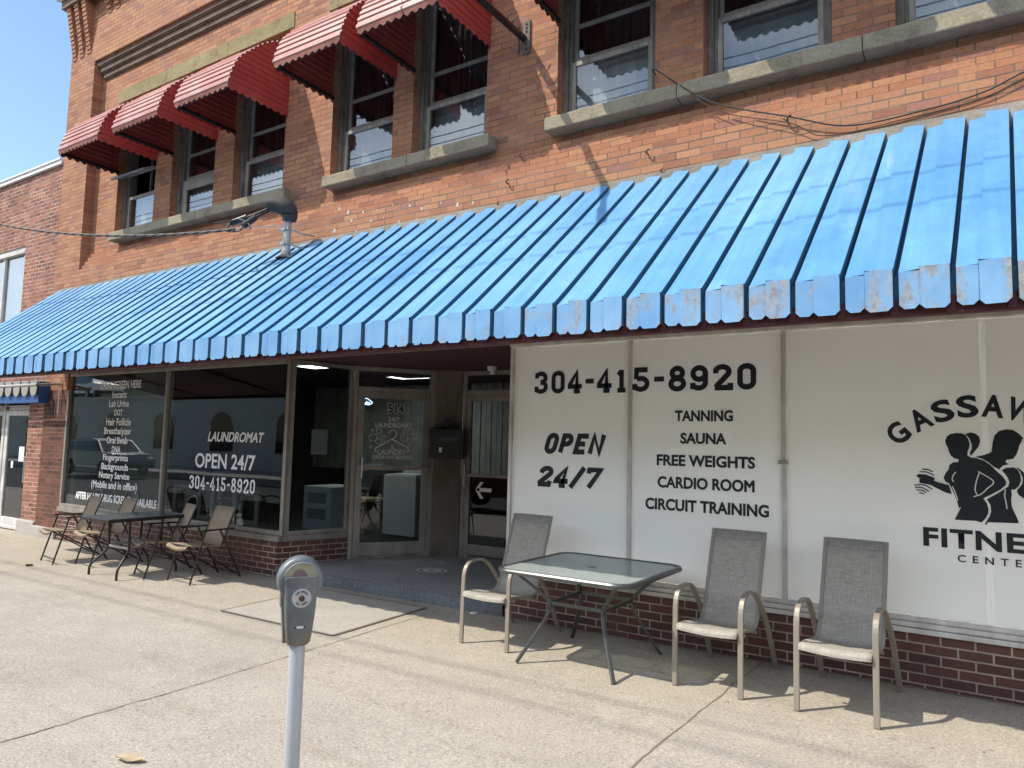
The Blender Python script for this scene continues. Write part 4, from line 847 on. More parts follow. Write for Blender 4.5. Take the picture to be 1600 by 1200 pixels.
for wy, wz, lb in ((-7.0,9.2,'overhead power line above the street edge casting a faint line on the pavement'),(-7.35,9.2,'overhead power line farthest out over the street, highest pair'),(-4.15,8.9,'overhead telephone line in front of the facade, inner of the two'),(-4.75,8.9,'overhead telephone line in front of the facade, outer of the two')):
    w = MB(); w.tube([(-60+6*i, wy, wz+.6*((i-10)/10)**2) for i in range(21)], .012, 6); tag(obj('overhead_line', w, M['cable'], smooth=True), lb, 'power line', 'overhead lines along the street')
t = thing('flag_bracket', 'steel wall bracket holding a slanting dark rod on the brick between windows', 'bracket', (-3.62,0.1,5.6))
X = U(-3.60); zc = UZ(5.63)
mb = MB(); mb.box(X-.035,X+.05,FY-.022,FY,zc-.175,zc+.175); mb.box(X-.10,X-.085,FY-.025,FY,zc-.14,zc+.15); obj('plate', mb, M['flash'], t, bevel=.004)
mb = MB()
for z in (-.13,-.075,.06,.10,.14): mb.tube([(X+.008,FY-.03,zc+z),(X+.008,FY-.0,zc+z)], .012, 8)
obj('bolt', mb, M['rust'], t)
mb = MB(); mb.tube([(X-.02,FY-.01,zc-.01),(X+.01,-.9,zc-.06),(X+.04,-2.1,zc-.13)], .036, 12); obj('rod', mb, M['brown'], t, smooth=True)
mb = MB()
for u, q in ((.30,.05),(.42,.055)): p = Vector((X-.02,FY-.01,zc-.01)).lerp(Vector((X+.02,-1.4,zc-.09)), u*.5); mb.tube([p+Vector((-.05,0,-.02)), p+Vector((.02,-.03,.06)), p+Vector((.06,-.02,.10))], .007, 6)
obj('wire_tie', mb, M['strand'], t)
t = MB(); pth = [(-4.86,-1.02,6.35),(-4.80,-1.0,6.12)]; t.tube([(-4.98,-1.05,6.75),(-4.86,-1.02,6.35)], .005, 6); t.tube(pth, .011, 6); t.tube([(-4.80,-1.0,6.12),(-4.765,-.98,5.98)], .014, 8); t.tube([(-4.765,-.98,5.98),(-4.74,-.97,5.88)], .006, 6)
tag(obj('guy_chain', t, M['rust']), 'thin rusty guy chain with turnbuckle hanging in front of the middle red awnings', 'chain')
t = MB(); t.tube(smooth_path([(-2.31,.20,4.97),(-2.25,.02,4.935),(-1.75,-.03,4.50),(-1.12,-.05,4.21),(-.70,-.03,4.05),(-.2,-.02,4.055),(.15,-.02,4.10),(.40,-.02,4.19),(1.2,-.02,4.45)], 8), .006, 6)
tag(obj('wall_wire', t, M['cable'], smooth=True), 'thin dark wire sagging from a window corner along the brick above the awning', 'wire')
t = MB(); t.tube(smooth_path([(-2.24,.0,4.93),(-1.7,-.02,4.42),(-1.12,-.05,4.16),(-.86,-.02,4.01),(-.3,-.02,4.02),(.15,-.02,4.06),(.5,-.02,4.18),(1.2,-.02,4.40)], 8), .004, 6)
tag(obj('wall_wire', t, M['rust'], smooth=True), 'second thinner rusty wire hanging just below the first on the brick', 'wire')
for i, (x, z, s, lb) in enumerate(((-1.137,4.185,.75,'black iron hook in the brick carrying the two sagging wires'),(-3.665,4.44,.5,'black iron hook below the sill under the flag bracket'),(-3.77,4.17,.6,'iron hook in brick just above the awning, upper one left of centre'),(-3.878,3.975,.45,'small curled iron hook touching the awning flashing'),(-2.308,4.17,.6,'iron hook in the brick below the window with the bright pane'),(-2.177,3.985,.45,'small curled iron hook at awning top under the bright pane'))):
    y0 = 0 if z < 4.3 else .06
    t = MB(); t.tube(smooth_path([(x,y0+.02,z),(x,y0-.06*s,z),(x+.015*s,y0-.085*s,z+.03*s),(x+.035*s,y0-.06*s,z+.05*s)], 4), .010*s, 8); t.tube([(x-.04*s,y0-.03,z+.035*s),(x,y0-.06*s,z-.005)], .008*s, 6)
    tag(obj('wall_hook', t, M['rust'], smooth=True), lb, 'hook', 'iron hooks in the brick')
t = thing('security_camera', 'small white dome security camera under the recess ceiling by gym door', 'camera', (-5.02,1.62,2.57))
mb = MB(); mb.lathe([(0,0),(.062,0),(.066,-.02),(.058,-.05),(.0,-.05)], (-5.02,1.62,2.572), 20); obj('housing', mb, M['white'], t, smooth=True)
mb = MB(); mb.lathe([(.05,-.048),(.048,-.075),(.03,-.098),(.0,-.105)], (-5.02,1.62,2.572), 18); obj('dome', mb, M['white'], t, smooth=True)
mb = MB(); mb.lathe([(.0,-.0),(.018,0),(.018,-.012),(0,-.012)], (-5.03,1.575,2.50), 12); obj('lens', mb, M['blackg'], t)
PM = (P2+P3)/2; pd = (P3-P2).normalized(); pn = Vector((pd.y,-pd.x))
ax = lambda s, o, z: Vector((PM.x+pd.x*s+pn.x*o, PM.y+pd.y*s+pn.y*o, z))
def pbox(mb, s0, s1, o0, o1, z0, z1):
    q = [ax(s0,o0,z0),ax(s1,o0,z0),ax(s1,o1,z0),ax(s0,o1,z0)]; mb.prism(q, (0,0,z1-z0)); return mb
t = thing('mailbox', 'black steel drop box mounted on the fluted post between the doors', 'mailbox', (PM.x,PM.y,1.38))
obj('body', pbox(MB(), -.225,.225,.03,.22,1.395,1.775), M['black'], t, bevel=.008); obj('lid', pbox(MB(), -.232,.232,.03,.235,1.70,1.782), M['blackg'], t, bevel=.006)
obj('label_plate', pbox(MB(), -.09,.13,.222,.226,1.615,1.68), mat('dark_label', (.055,.055,.058), .5), t); obj('latch', pbox(MB(), -.10,-.055,.222,.24,1.475,1.545), M['chrome'], t, bevel=.004)
obj('slot', pbox(MB(), -.16,.16,.236,.238,1.735,1.745), M['dark'], t)
t = MB(); st = [];
for k in range(10): r = .085 if k % 2 == 0 else .036; st.append(ax(r*math.sin(k*.6283), .10, 1.855+r*math.cos(k*.6283)))
t.prism(st, tuple(-pn.x*.02 if i == 0 else (-pn.y*.02 if i == 1 else 0) for i in range(3))); tag(obj('star_ornament', t, M['navy']), 'small navy blue five pointed star standing on top of the black drop box', 'ornament')
# hung and stuck inside the laundromat glass
q0 = Q0+(P1-Q0)*.36; q1 = Q0+(P1-Q0)*.62; nn = Vector((-(P1-Q0).y,(P1-Q0).x)).normalized()*.045
t = MB(); t.prism([(q0.x+nn.x,q0.y+nn.y,1.42),(q1.x+nn.x,q1.y+nn.y,1.42),(q1.x+nn.x,q1.y+nn.y,1.73),(q0.x+nn.x,q0.y+nn.y,1.73)], (nn.x*.03,nn.y*.03,0)); tag(obj('paper_notice', t, M['paper']), 'white paper notice taped inside the angled side window by the door', 'notice')
t = thing('neon_sign', 'small blue neon clothes hanger sign reading laundry behind the door frame', 'neon sign', (-7.2,1.6,2.1))
mb = MB(); mb.tube(round_corners([(-7.34,1.6,2.115),(-7.06,1.6,2.115),(-7.02,1.6,2.14),(-7.14,1.6,2.205),(-7.36,1.6,2.14),(-7.34,1.6,2.115)], .02), .005, 6); obj('hanger_tube', mb, M['neon'], t)
letters('lettering', 'Laundry', -7.30, -7.06, 2.10, 2.165, 1.592, M['neon'], t, bold=.03, shear=.2)

# things inside the laundromat
t = thing('washing_machine', 'white washing machine standing behind the laundromat glass door', 'washing machine', (-7.62,3.15,.09))
mb = MB(); mb.box(-7.98,-7.30,2.92,3.5,.12,1.07); obj('cabinet', mb, M['washer'], t, bevel=.015)
mb = MB(); mb.box(-7.98,-7.30,3.38,3.5,1.075,1.2); obj('console', mb, M['washer'], t, bevel=.01); mb = MB(); mb.box(-7.95,-7.33,2.94,3.36,1.072,1.085); obj('lid', mb, M['washer'], t, bevel=.004)
t = thing('side_table', 'small wooden side table inside the laundromat beside the white washer', 'table', (-8.6,3.0,.09))
mb = MB(); mb.box(-8.95,-8.2,2.75,3.2,.62,.67); obj('table_top', mb, M['plank'], t, bevel=.004)
for x in (-8.9,-8.27):
    for y in (2.8,3.14): mb = MB(); mb.box(x-.025,x+.025,y-.025,y+.025,.09,.62); obj('leg', mb, M['plank'], t)
t = MB(); t.bar([(-11.9,.35,1.75),(-11.28,.50,.46)], .07, .02); tag(obj('wooden_plank', t, M['plank']), 'bare wooden plank leaning diagonally inside the left end of laundromat window', 'plank')
for i, (x, w, h, lb) in enumerate(((-9.62,.36,.46,'framed picture leaning at the window ledge just left of the mullion'),(-9.02,.36,.48,'framed picture on the ledge first to the right of the mullion'),(-8.55,.40,.50,'framed picture on the ledge second right of the mullion, behind folding chair'),(-8.08,.40,.46,'framed picture on the ledge farthest right, near the last folding chair'))):
    t = thing('picture_frame', lb, 'picture frame', (x,.45,.44), 0, 'framed pictures leaning in the laundromat window')
    mb = MB(); mb.box(x-w/2,x+w/2,.46,.48,.445,.445+h); obj('picture', mb, M['cardark'], t)
    mb = MB(); frame_bars(mb, x-w/2, x+w/2, .445, .445+h, .44, .47, .07); obj('mount', mb, M['bayside'], t)
t = thing('filing_cabinet', 'grey metal cabinet standing inside the angled side window', 'cabinet', (-7.6,1.4,.44))
mb = MB(); mb.box(-8.0,-7.45,1.3,1.9,.09,.95); obj('body', mb, M['washer'], t, bevel=.01); mb = MB(); mb.box(-7.9,-7.55,1.285,1.3,.72,.86); mb.box(-7.9,-7.55,1.285,1.3,.5,.64); obj('drawer', mb, M['bayside'], t, bevel=.004)

# ------------------------------------------------------------------ patio furniture
def loop_frame(s, w):
    pass
t = thing('patio_chair', '', 'chair', (0,0,0), 0, 'taupe patio chairs with grey mesh slings'); SCH = t
for s in (-1, 1):                                 # each side is one flat loop: front leg, arm, rear leg
    x = s*.222
    p = round_corners([(x,-.40,0),(x,-.395,.30),(x,-.385,.635),(x,-.10,.645),(x+s*.012,.16,.40),(x+s*.022,.385,0)], .13, 8)
    mb = MB(); mb.bar(p, .020, .036, up=(1,0,0)); o = obj('side_frame', mb, M['taupe'], t, local=True, bevel=.005)
    p = round_corners([(s*.190,-.42,.385),(s*.190,-.37,.405),(s*.190,.06,.345),(s*.190,.30,.985)], .09, 7)
    mb = MB(); mb.tube(p, .012, 8); obj('sling_rail', mb, M['slinghem'], t, local=True, smooth=True)
for q in ([(-.222,-.30,.372),(.222,-.30,.372)],[(-.20,.05,.325),(.20,.05,.325)]): mb = MB(); mb.tube(q, .012, 8); obj('cross_bar', mb, M['taupe'], t, local=True, smooth=True)
prof = round_corners([(0,-.425,.375),(0,-.425,.405),(0,-.385,.418),(0,.06,.358),(0,.302,.995)], .085, 7)
prof = [prof[0]]+[a.lerp(b, k/4) for a, b in zip(prof[:-1], prof[1:]) for k in range(1, 5)]
rows = []
for p in prof:
    up = max(0, min(1, (p.z-.42)/.5)); w = .204; rows.append([(w*u, p.y+ .012*(1-u*u)*up, p.z-.012*(1-u*u)*(1-up)) for u in (-1,-.8,-.5,0,.5,.8,1)])
mb = MB(); mb.grid(rows); sl_ = obj('sling', mb, M['sling'], t, local=True, smooth=True)
so_ = sl_.modifiers.new('thick', 'SOLIDIFY'); so_.thickness = .006
mb = MB()
for z in (.935,): mb.box(-.20,.20,.262,.268,z-.004,z+.004); 
mb.v = [(x, y+.012*(1-(x/.2)**2)-.0015, z) for x, y, z in mb.v]
hem = MB(); n = 12
hem.grid([[(-.2+.4*j/n, .279+.0105*(1-(2*j/n-1)**2)-.0045, .94-.012*(1-(2*j/n-1)**2)) for j in range(n+1)], [(-.2+.4*j/n, .282+.0105*(1-(2*j/n-1)**2)-.0045, .948-.012*(1-(2*j/n-1)**2)) for j in range(n+1)]])
obj('hem', hem, M['slinghem'], t, local=True)
def gzp(x, y): return gz(x, y)
def seat_on_ground(o, x, y): o.location = (x, y, gz(x, y)-.002)
t['label'] = 'rightmost grey mesh patio chair, beside the fitness logo window'
seat_on_ground(t, -.692, -.54); t.rotation_euler = (0,0,R(-3))
dup(t, (-1.485,-.515,gz(-1.485,-.515)-.002), R(-2), 'grey mesh patio chair just right of the glass table, under circuit training')
dup(t, (-3.275,-.535,gz(-3.27,-.535)-.002), R(-1), 'grey mesh patio chair left of the glass table, by the entrance step')

t = thing('glass_table', 'square patio table with frosted glass top and curved pewter legs', 'table', (-2.455,-.70,gz(-2.455,-.7)), R(-1))
def rsq(h, r, z, n=6):
    out = []
    for cx_, cy_, a0 in ((h-r,h-r,0),(-(h-r),h-r,90),(-(h-r),-(h-r),180),(h-r,-(h-r),270)):
        out += [(cx_+r*math.cos(R(a0+90*i/n)), cy_+r*math.sin(R(a0+90*i/n)), z) for i in range(n+1)]
    return out
mb = MB(); mb.sweep(rsq(.535,.12,.672), [(-.016,-.016),(.016,-.016),(.019,.004),(.010,.016),(-.016,.016)], closed=True); obj('rim', mb, M['pewter'], t, local=True, smooth=True)
mb = MB(); mb.prism(rsq(.524,.112,.676), (0,0,.006)); obj('glass_top', mb, M['tglass'], t, local=True)
mb = MB(); mb.lathe([(.018,.6835),(.034,.6845),(.036,.683)], (0,0,0), 18); obj('umbrella_ring', mb, M['pewter'], t, local=True)
for sx_ in (-1,1):
    for sy_ in (-1,1):
        p = smooth_path([(sx_*.43,sy_*.45,.665),(sx_*.32,sy_*.34,.55),(sx_*.225,sy_*.25,.43),(sx_*.235,sy_*.265,.34),(sx_*.315,sy_*.345,.16),(sx_*.395,sy_*.425,.0)], 5)
        mb = MB(); mb.bar(p, .030, .022, up=(0,0,1)); obj('leg', mb, M['pewter'], t, local=True, bevel=.006)
mb = MB(); q = .225
for a, b in (((-q,-q-.02),(q,-q-.02)),((q,-q-.02),(q,q+.02)),((q,q+.02),(-q,q+.02)),((-q,q+.02),(-q,-q-.02))): mb.bar([(a[0],a[1],.425),(b[0],b[1],.425)], .016, .026)
obj('stretcher', mb, M['pewter'], t, local=True, bevel=.003)

# folding chairs (origin between the feet, facing -y)
t = thing('folding_chair', '', 'chair', (0,0,0), 0, 'tan folding chairs by the laundromat window'); FCH = t
for s in (-1, 1):
    x = s*.225
    mb = MB(); mb.tube([(x,-.32,0),(x,-.165,.575)], .011, 8); obj('front_leg', mb, M['brown'], t, local=True, smooth=True)
    mb = MB(); mb.tube([(x,.32,0),(x,.02,.575)], .011, 8); obj('rear_leg', mb, M['brown'], t, local=True, smooth=True)
    mb = MB(); mb.box(x-.02,x+.02,-.22,.20,.575,.592); obj('armrest', mb, M['brown'], t, local=True, bevel=.007)
    mb = MB(); mb.tube([(s*.20,-.27,.40),(s*.20,.26,.06)], .009, 8); obj('brace_leg', mb, M['brown'], t, local=True, smooth=True)
for q in ([(-.225,-.30,.06),(.225,-.30,.06)],[(-.225,.30,.05),(.225,.30,.05)],[(-.2,-.33,.415),(.2,-.33,.415)]): mb = MB(); mb.tube(q, .010, 8); obj('cross_bar', mb, M['brown'], t, local=True, smooth=True)
bp = [(-.195,.06,.39),(-.20,.215,.80),(-.19,.235,.862),(-.10,.250,.905),(0,.254,.915),(.10,.250,.905),(.19,.235,.862),(.20,.215,.80),(.195,.06,.39)]
mb = MB(); mb.tube(smooth_path(bp, 5), .010, 8); obj('back_frame', mb, M['brown'], t, local=True, smooth=True)
mb = MB(); mb.grid([[(-.192+.384*j/8, .055+.165*u+.018*math.sin(3.14*j/8)*(.3+.7*u), .385+.435*u) for j in range(9)] for u in (0,.25,.5,.75,1)]); o = obj('back_sling', mb, M['tansling'], t, local=True, smooth=True); o.modifiers.new('thick','SOLIDIFY').thickness = .004
mb = MB(); mb.grid([[(-.20+.40*j/10, y, z-.030*math.sin(3.14*j/10)) for j in range(11)] for y, z in ((-.372,.385),(-.375,.412),(-.345,.428),(-.2,.415),(.0,.40),(.09,.39))]); o = obj('seat_sling', mb, M['tansling'], t, local=True, smooth=True); o.modifiers.new('thick','SOLIDIFY').thickness = .004
def fc(x, y): return (x, y, gz(x, y)-.002)
t['label'] = 'folding chair nearest the parking meter, rightmost of the four tan ones'; t.location = fc(-7.52,-.53); t.rotation_euler = (0,0,R(-2))
dup(t, fc(-8.12,-.61), R(-17), 'tan folding chair on the right side of the dark table, second from meter')
dup(t, fc(-9.42,-.62), R(-7), 'tan folding chair partly hidden behind the dark table')
dup(t, fc(-10.02,-.76), R(-8), 'leftmost tan folding chair, beside the brick pier')

t = thing('patio_table', 'rectangular dark topped patio table with bent brown legs among folding chairs', 'table', (-8.49,-.83,gz(-8.5,-.8)))
mb = MB(); mb.box(-.31,.31,-.49,.49,.675,.692); obj('table_top', mb, mat('dark_table_top', (.035,.037,.037), .22), t, local=True, bevel=.006)
mb = MB()
for a, b in (((-.31,-.49),(.31,-.49)),((.31,-.49),(.31,.49)),((.31,.49),(-.31,.49)),((-.31,.49),(-.31,-.49))): mb.bar([(a[0],a[1],.668),(b[0],b[1],.668)], .022, .03)
obj('rim', mb, M['brown'], t, local=True)
for sx_ in (-1,1):
    for sy_ in (-1,1):
        p = round_corners([(sx_*.22,sy_*.10+sy_*.10,.66),(sx_*.22,sy_*.19,.30),(sx_*.30,sy_*.36,.11),(sx_*.30,sy_*.36,0)], .06, 5)
        mb = MB(); mb.tube(p, .014, 10); obj('leg', mb, M['brown'], t, local=True, smooth=True)
mb = MB()
for y in (-.19,.19): mb.bar([(-.22,y,.33),(.22,y,.33)], .012, .03)
for x in (-.22,.22): mb.bar([(x,-.19,.345),(x,.19,.345)], .012, .03)
obj('stretcher', mb, M['steel'], t, local=True)

# ------------------------------------------------------------------ parking meter
MX, MY = -2.035, -3.915
t = thing('parking_meter', 'old grey cast parking meter with domed top on a silver pole', 'parking meter', (MX,MY,gz(MX,MY)), R(57))
mb = MB(); mb.tube([(0,0,-.02),(0,0,1.185-gz(MX,MY)-.31+.02)], .0275, 20); obj('pole', mb, M['pole'], t, local=True, smooth=True)
# local frame: face looks along -y (towards the street); z is world height above pavement
zb = 1.185-gz(MX,MY); k = .97
def ring(z, w, d, y0=0, r=.35, n=28):
    out = []
    for i in range(n):
        a = 2*math.pi*i/n; c, s = math.cos(a), math.sin(a); e = 2/ (2+6*(1-r))
        out.append((w*math.copysign(abs(c)**e, c), y0+d*math.copysign(abs(s)**e, s), z))
    return out
T0 = zb-.31
mb = MB(); mb.grid([ring(T0+.0,.036,.036,0,.9), ring(T0+.012,.042,.040,0,.6), ring(T0+.06,.047,.044,0,.12), ring(T0+.13,.053,.047,0,.08), ring(T0+.20,.0565,.048,0,.06), ring(T0+.226,.0570,.048,0,.06), ring(T0+.230,.0590,.051,0,.06), ring(T0+.240,.0585,.050,0,.08)], True)
mb.face(ring(T0+.240,.0585,.050,0,.08)); mb.face(ring(T0+.0,.036,.036,0,.9)[::-1]); obj('housing', mb, M['meterhead'], t, local=True, smooth=True, angle=50)
# round drum head behind the front plate
dz = T0+.226; rr = .0795; mb = MB(); n = 40
def disc(r, y): return [(r*math.cos(2*math.pi*i/n), y, dz+r*math.sin(2*math.pi*i/n)*1.02) for i in range(n)]
mb.grid([disc(rr-.012,-.026), disc(rr-.003,-.022), disc(rr,-.014), disc(rr,.026), disc(rr-.004,.034), disc(rr-.014,.038)], True); mb.face(disc(rr-.012,-.026)); mb.face(disc(rr-.014,.038)); obj('dome', mb, M['meterhead'], t, local=True, smooth=True, angle=50)
mb = MB(); a_ = [(math.cos(R(q)), math.sin(R(q))) for q in range(8, 173, 6)]
mb.face([(.059*c, -.0275, dz+.006+.054*s) for c, s in a_]); obj('window', mb, M['meterwin'], t, local=True)
mb = MB(); mb.face([(.026*math.cos(R(q))-.006, -.0285, dz+.012+.026*math.sin(R(q))) for q in range(0, 181, 12)]); obj('violation_flag', mb, mat('faded_flag', (.20,.125,.11), .6), t, local=True)
mb = MB(); mb.tube([(.060*c, -.027, dz+.006+.055*s) for c, s in a_], .003, 6); obj('window_bezel', mb, M['steel'], t, local=True, smooth=True)
cz_ = T0+.168
mb = MB(); n = 32; mb.prism([(.033*math.cos(2*math.pi*i/n), -.0485, cz_+.033*math.sin(2*math.pi*i/n)) for i in range(n)], (0,-.003,0)); obj('dial_plate', mb, mat('worn_dial', (.50,.46,.43), .5), t, local=True)
mb = MB(); mb.lathe([(0,0),(.010,0),(.010,.006),(.004,.009),(0,.009)], (0,0,0), 16); mb.v = [(x, -.0515-z, cz_+y) for x, y, z in mb.v]; obj('lock', mb, M['rust'], t, local=True, smooth=True)
for s, a0, a1 in (('TURN THROUGH', 150, 30), ('AND OPEN', 215, 325)):
    nchar = len(s)
    for i, ch in enumerate(s):
        if ch == ' ': continue
        a = R(a0+(a1-a0)*(i+.5)/nchar); top = a0 < 180; r0, r1 = (.0185, .0265) if top else (.0265, .0185); w = .0026
        def xf(px, pz, a=a, top=top):
            rad = .0225+(pz if top else -pz); ta = px*(1 if top else -1)
            return Vector((math.cos(a)*rad+math.sin(a)*ta, -.0520, cz_+math.sin(a)*rad-math.cos(a)*ta))
        o = letters('dial_letter', ch, -w, w, -.004, .004, 0, M['ink'], t, bold=.02, xf=lambda px, pz, f=xf: f(px, pz)+root_loc(t))
mb = MB(); mb.box(-.012,.012,-.0445,-.041,T0+.062,T0+.071); obj('number_plate', mb, M['white'], t, local=True, bevel=.001)
mb = MB()
for x in (-.016,.016): mb.lathe([(0,0),(.003,0),(.003,.003),(0,.003)], (0,0,0), 8); mb.v[-32:] = [(vx+x, -.043-vz, vy+T0+.0665) for vx, vy, vz in mb.v[-32:]]
obj('rivet', mb, M['black'], t, local=True)
mb = MB(); mb.prism([(-.050,.002,T0+.01),(-.050,.034,T0+.01),(-.064,.036,T0+.17),(-.064,.000,T0+.17)], (.010,0,0)); mb.prism([(-.064,.004,T0+.13),(-.045,.004,T0+.13),(-.045,.004,T0+.19),(-.066,.004,T0+.19)], (0,.03,0)); mb.box(-.052,-.036,.002,.034,T0+.004,T0+.016); obj('side_flap', mb, M['meterhead'], t, local=True, bevel=.002)

# ------------------------------------------------------------------ neighbouring shop on the left
NB = thing('neighbour_shop', 'lower red brick shop at the left edge with white coping and aluminium doors', 'building', (-16.5,2,0))
NY = .02
mb = MB(); wall(mb, -24, -12.92, 2.45, 6.2, NY, [(-17.2, -14.08, 3.15, 4.93)], .12); obj('upper_wall', mb, [M['brick_nb'], M['brick_nb']], NB)
mb = MB(); mb.box(-24,-12.92,NY-.05,.6,6.2,6.27); mb.box(-24,-12.93,NY-.07,.5,6.27,6.30); obj('coping', mb, M['coping'], NB)
mb = MB(); mb.box(-24,-12.95,.3,8,5.9,6.0); mb.box(-24,-23.8,.3,8,-.3,6); mb.box(-24,-12.95,7.8,8,-.3,6); mb.box(-24,-13.1,2.0,2.1,-.3,6); obj('rear_walls', mb, M['dark'], NB)
mb = MB(); frame_bars(mb, -17.2, -14.08, 3.15, 4.93, NY+.02, NY+.10, .07, (-14.95,)); mb.box(-17.2,-14.08,NY-.01,NY+.1,4.80,4.86); NW = obj('window', mb, M['whitealu'], NB, bevel=.006)
mb = MB(); mb.box(-17.13,-14.15,NY+.06,NY+.066,3.22,4.80); obj('pane', mb, M['winglass'], NW)
mb = MB(); mb.grid([[(-17.1+3.0*j/90, NY+.16+.022*math.sin(j*.9), z) for j in range(91)] for z in (3.2,4.85)]); obj('curtain', mb, M['bluecurt'], NW, smooth=True)
mb = MB(); mb.box(-13.45,-12.905,NY,.5,-.2,2.45); obj('door_pier', mb, M['brick_nb'], NB); mb = MB(); mb.box(-24,-15.7,NY,.5,-.2,2.45); obj('door_pier', mb, M['brick_nb'], NB)
mb = MB(); mb.box(-13.5,-12.9,-.03,.3,-.3,.16); obj('plinth', mb, M['kerb'], NB, bevel=.02)
mb = MB(); frame_bars(mb, -15.7, -13.45, -.06, 2.30, NY+.08, NY+.18, .05, (-14.56,)); mb.box(-15.65,-13.5,NY+.08,NY+.17,2.0,2.08); DFN = obj('door_frame', mb, M['whitealu'], NB, bevel=.005)
mb = MB(); mb.box(-15.65,-13.5,NY+.13,NY+.136,2.08,2.25); obj('transom_pane', mb, M['glass'], DFN)
for x0, x1 in ((-15.64,-14.6),(-14.52,-13.51)):
    mb = MB(); w = .11; z0, z1 = -.04, 1.99; y0, y1 = NY+.09, NY+.135
    mb.box(x0,x0+w,y0,y1,z0,z1); mb.box(x1-w*.5,x1,y0,y1,z0,z1); mb.box(x0+w,x1-w*.5,y0+.001,y1,z1-.09,z1); mb.box(x0+w,x1-w*.5,y0+.001,y1,z0,z0+.17); d = obj('glass_door', mb, M['whitealu'], NB, bevel=.004)
    mb = MB(); mb.box(x0+w,x1-w*.5,y0+.02,y0+.026,z0+.17,z1-.09); obj('pane', mb, M['glass'], d)
    mb = MB(); mb.box(x1-.10,x1-.06,y0-.05,y0-.01,.75,1.20) if x0 > -15 else mb.box(x0+.02,x0+.06,y0-.05,y0-.01,.75,1.20); obj('door_handle', mb, M['chrome'], d, bevel=.006)
    mb = MB(); mb.box(x0+w*.2, x0+w*1.1, y0-.02, y0, 2.0, 2.05); obj('door_closer', mb, M['rust'], d)
    if x0 > -15:
        for i, ch in enumerate('COFFMAN'):
            a = R(150-20*i); px, pz = -13.98+.33*math.cos(a), 1.50+.30*math.sin(a)
            letters('arched_letter', ch, -.05, .05, -.055, .055, 0, M['ink'], d, bold=.03, xf=lambda u, v, px=px, pz=pz, th=math.pi/2-a: Vector((px+u*math.cos(th)+v*math.sin(th), y0+.018, pz-u*math.sin(th)+v*math.cos(th))))
        mb = MB(); mb.box(-13.95,-13.76,y0+.014,y0+.018,1.10,1.36); obj('notice', mb, M['paper'], d); mb = MB(); mb.box(-14.22,-14.14,y0+.014,y0+.018,.98,1.10); obj('notice', mb, M['paper'], d)
t = thing('scalloped_awning', 'royal blue awning edge with grey scallops above the neighbour shop doors', 'awning', (-14.5,-.9,2.3))
mb = MB(); mb.box(-20,-12.75,-.16,NY,2.10,2.44); obj('fascia', mb, M['nbblue'], t)
mb = MB()
for k in range(26):
    x = -12.86-k*.30; a_ = [(.115*math.cos(R(q)), .115*math.sin(R(q))) for q in range(180, 361, 15)]
    mb.prism([(x+.115,-.20,2.46)]+[(x-.115,-.20,2.46)]+[(x+c, -.20, 2.32+s) for c, s in a_], (0,.012,0))
obj('scallops', mb, M['scallop'], t)
mb = MB(); mb.tube([(-20,-.36,2.36),(-12.35,-.36,2.36)], .026, 10); mb.tube([(-12.37,-.36,2.36),(-12.37,-.01,2.40)], .02, 8); obj('pipe', mb, M['scallop'], t, smooth=True)
t = MB(); t.tube(smooth_path([(-12.88,-.0,2.17),(-12.74,-.02,2.18),(-12.60,-.03,2.12),(-12.54,-.025,2.0),(-12.53,-.01,1.85)], 5), .010, 6); tag(obj('conduit', t, M['cable'], smooth=True), 'bent dark conduit on the shaded brick pier between the two shops', 'conduit')
t = MB(); t.tube([(-12.36,-.03,2.5),(-12.36,-.03,1.92)], .008, 6); tag(obj('hanging_cord', t, M['paper'], smooth=True), 'thin pale cord hanging on the brick pier left of the laundromat window', 'cord')

# ------------------------------------------------------------------ across the street (seen in the glass)
mb = MB(); mb.grid([[(x, y, -.3+ (0 if y > -26 else min(20, (-26-y)*.55))+(math.sin(x*.13)*2+math.sin(x*.05+2)*2 if y < -34 else 0)) for x in range(-160, 121, 8)] for y in (-25.9,-26,-34,-44,-60,-80)]); tag(obj('hill', mb, M['hill'], smooth=True), kind='structure')
t = thing('arcade_building', 'low cream building with arched openings across the street, mirrored in the laundromat glass', 'building', (-44,-20,0))
mb = MB(); hs = []
for k in range(9): hs.append((-66+k*5.2+1.5, -66+k*5.2+3.3, .9, 2.3))
mb2 = MB(); wall(mb2, -68, -20, -.1, 3.7, -17, [(a, b, c, d) for a, b, c, d in hs], -.35)
for a, b, c, d in hs:
    n = 10; r = (b-a)/2; cx_ = (a+b)/2
    pts = [(cx_+r*math.cos(math.pi*i/n), -17.02, d+r*.8*math.sin(math.pi*i/n)) for i in range(n+1)]
obj('wall', mb2, [M['stucco'], M['stucco']], t)
mb = MB(); mb.box(-68,-20,-25.8,-17.36,-.1,3.65); obj('body', mb, M['dark'], t)
mb = MB(); mb.box(-68.2,-19.8,-25.9,-16.9,3.70,3.9); obj('parapet', mb, M['stucco'], t)
mb = MB()
for a, b, c, d in hs:
    r = (b-a)/2; cx_ = (a+b)/2; mb.prism([(cx_+(r+.18)*math.cos(math.pi*i/12), -16.97, d-.1+(r+.18)*.8*math.sin(math.pi*i/12)) for i in range(13)], (0,.04,0))
obj('arch_hood', mb, M['stucco'], t)
mb = MB()
for a, b, c, d in hs:
    r = (b-a)/2; cx_ = (a+b)/2; mb.prism([(cx_+r*math.cos(math.pi*i/12), -16.925, d-.1+r*.8*math.sin(math.pi*i/12)) for i in range(13)], (0,.01,0)); mb.box(a, b, -16.99, -16.96, c, d-.1)
obj('arch_window', mb, M['cardark'], t)
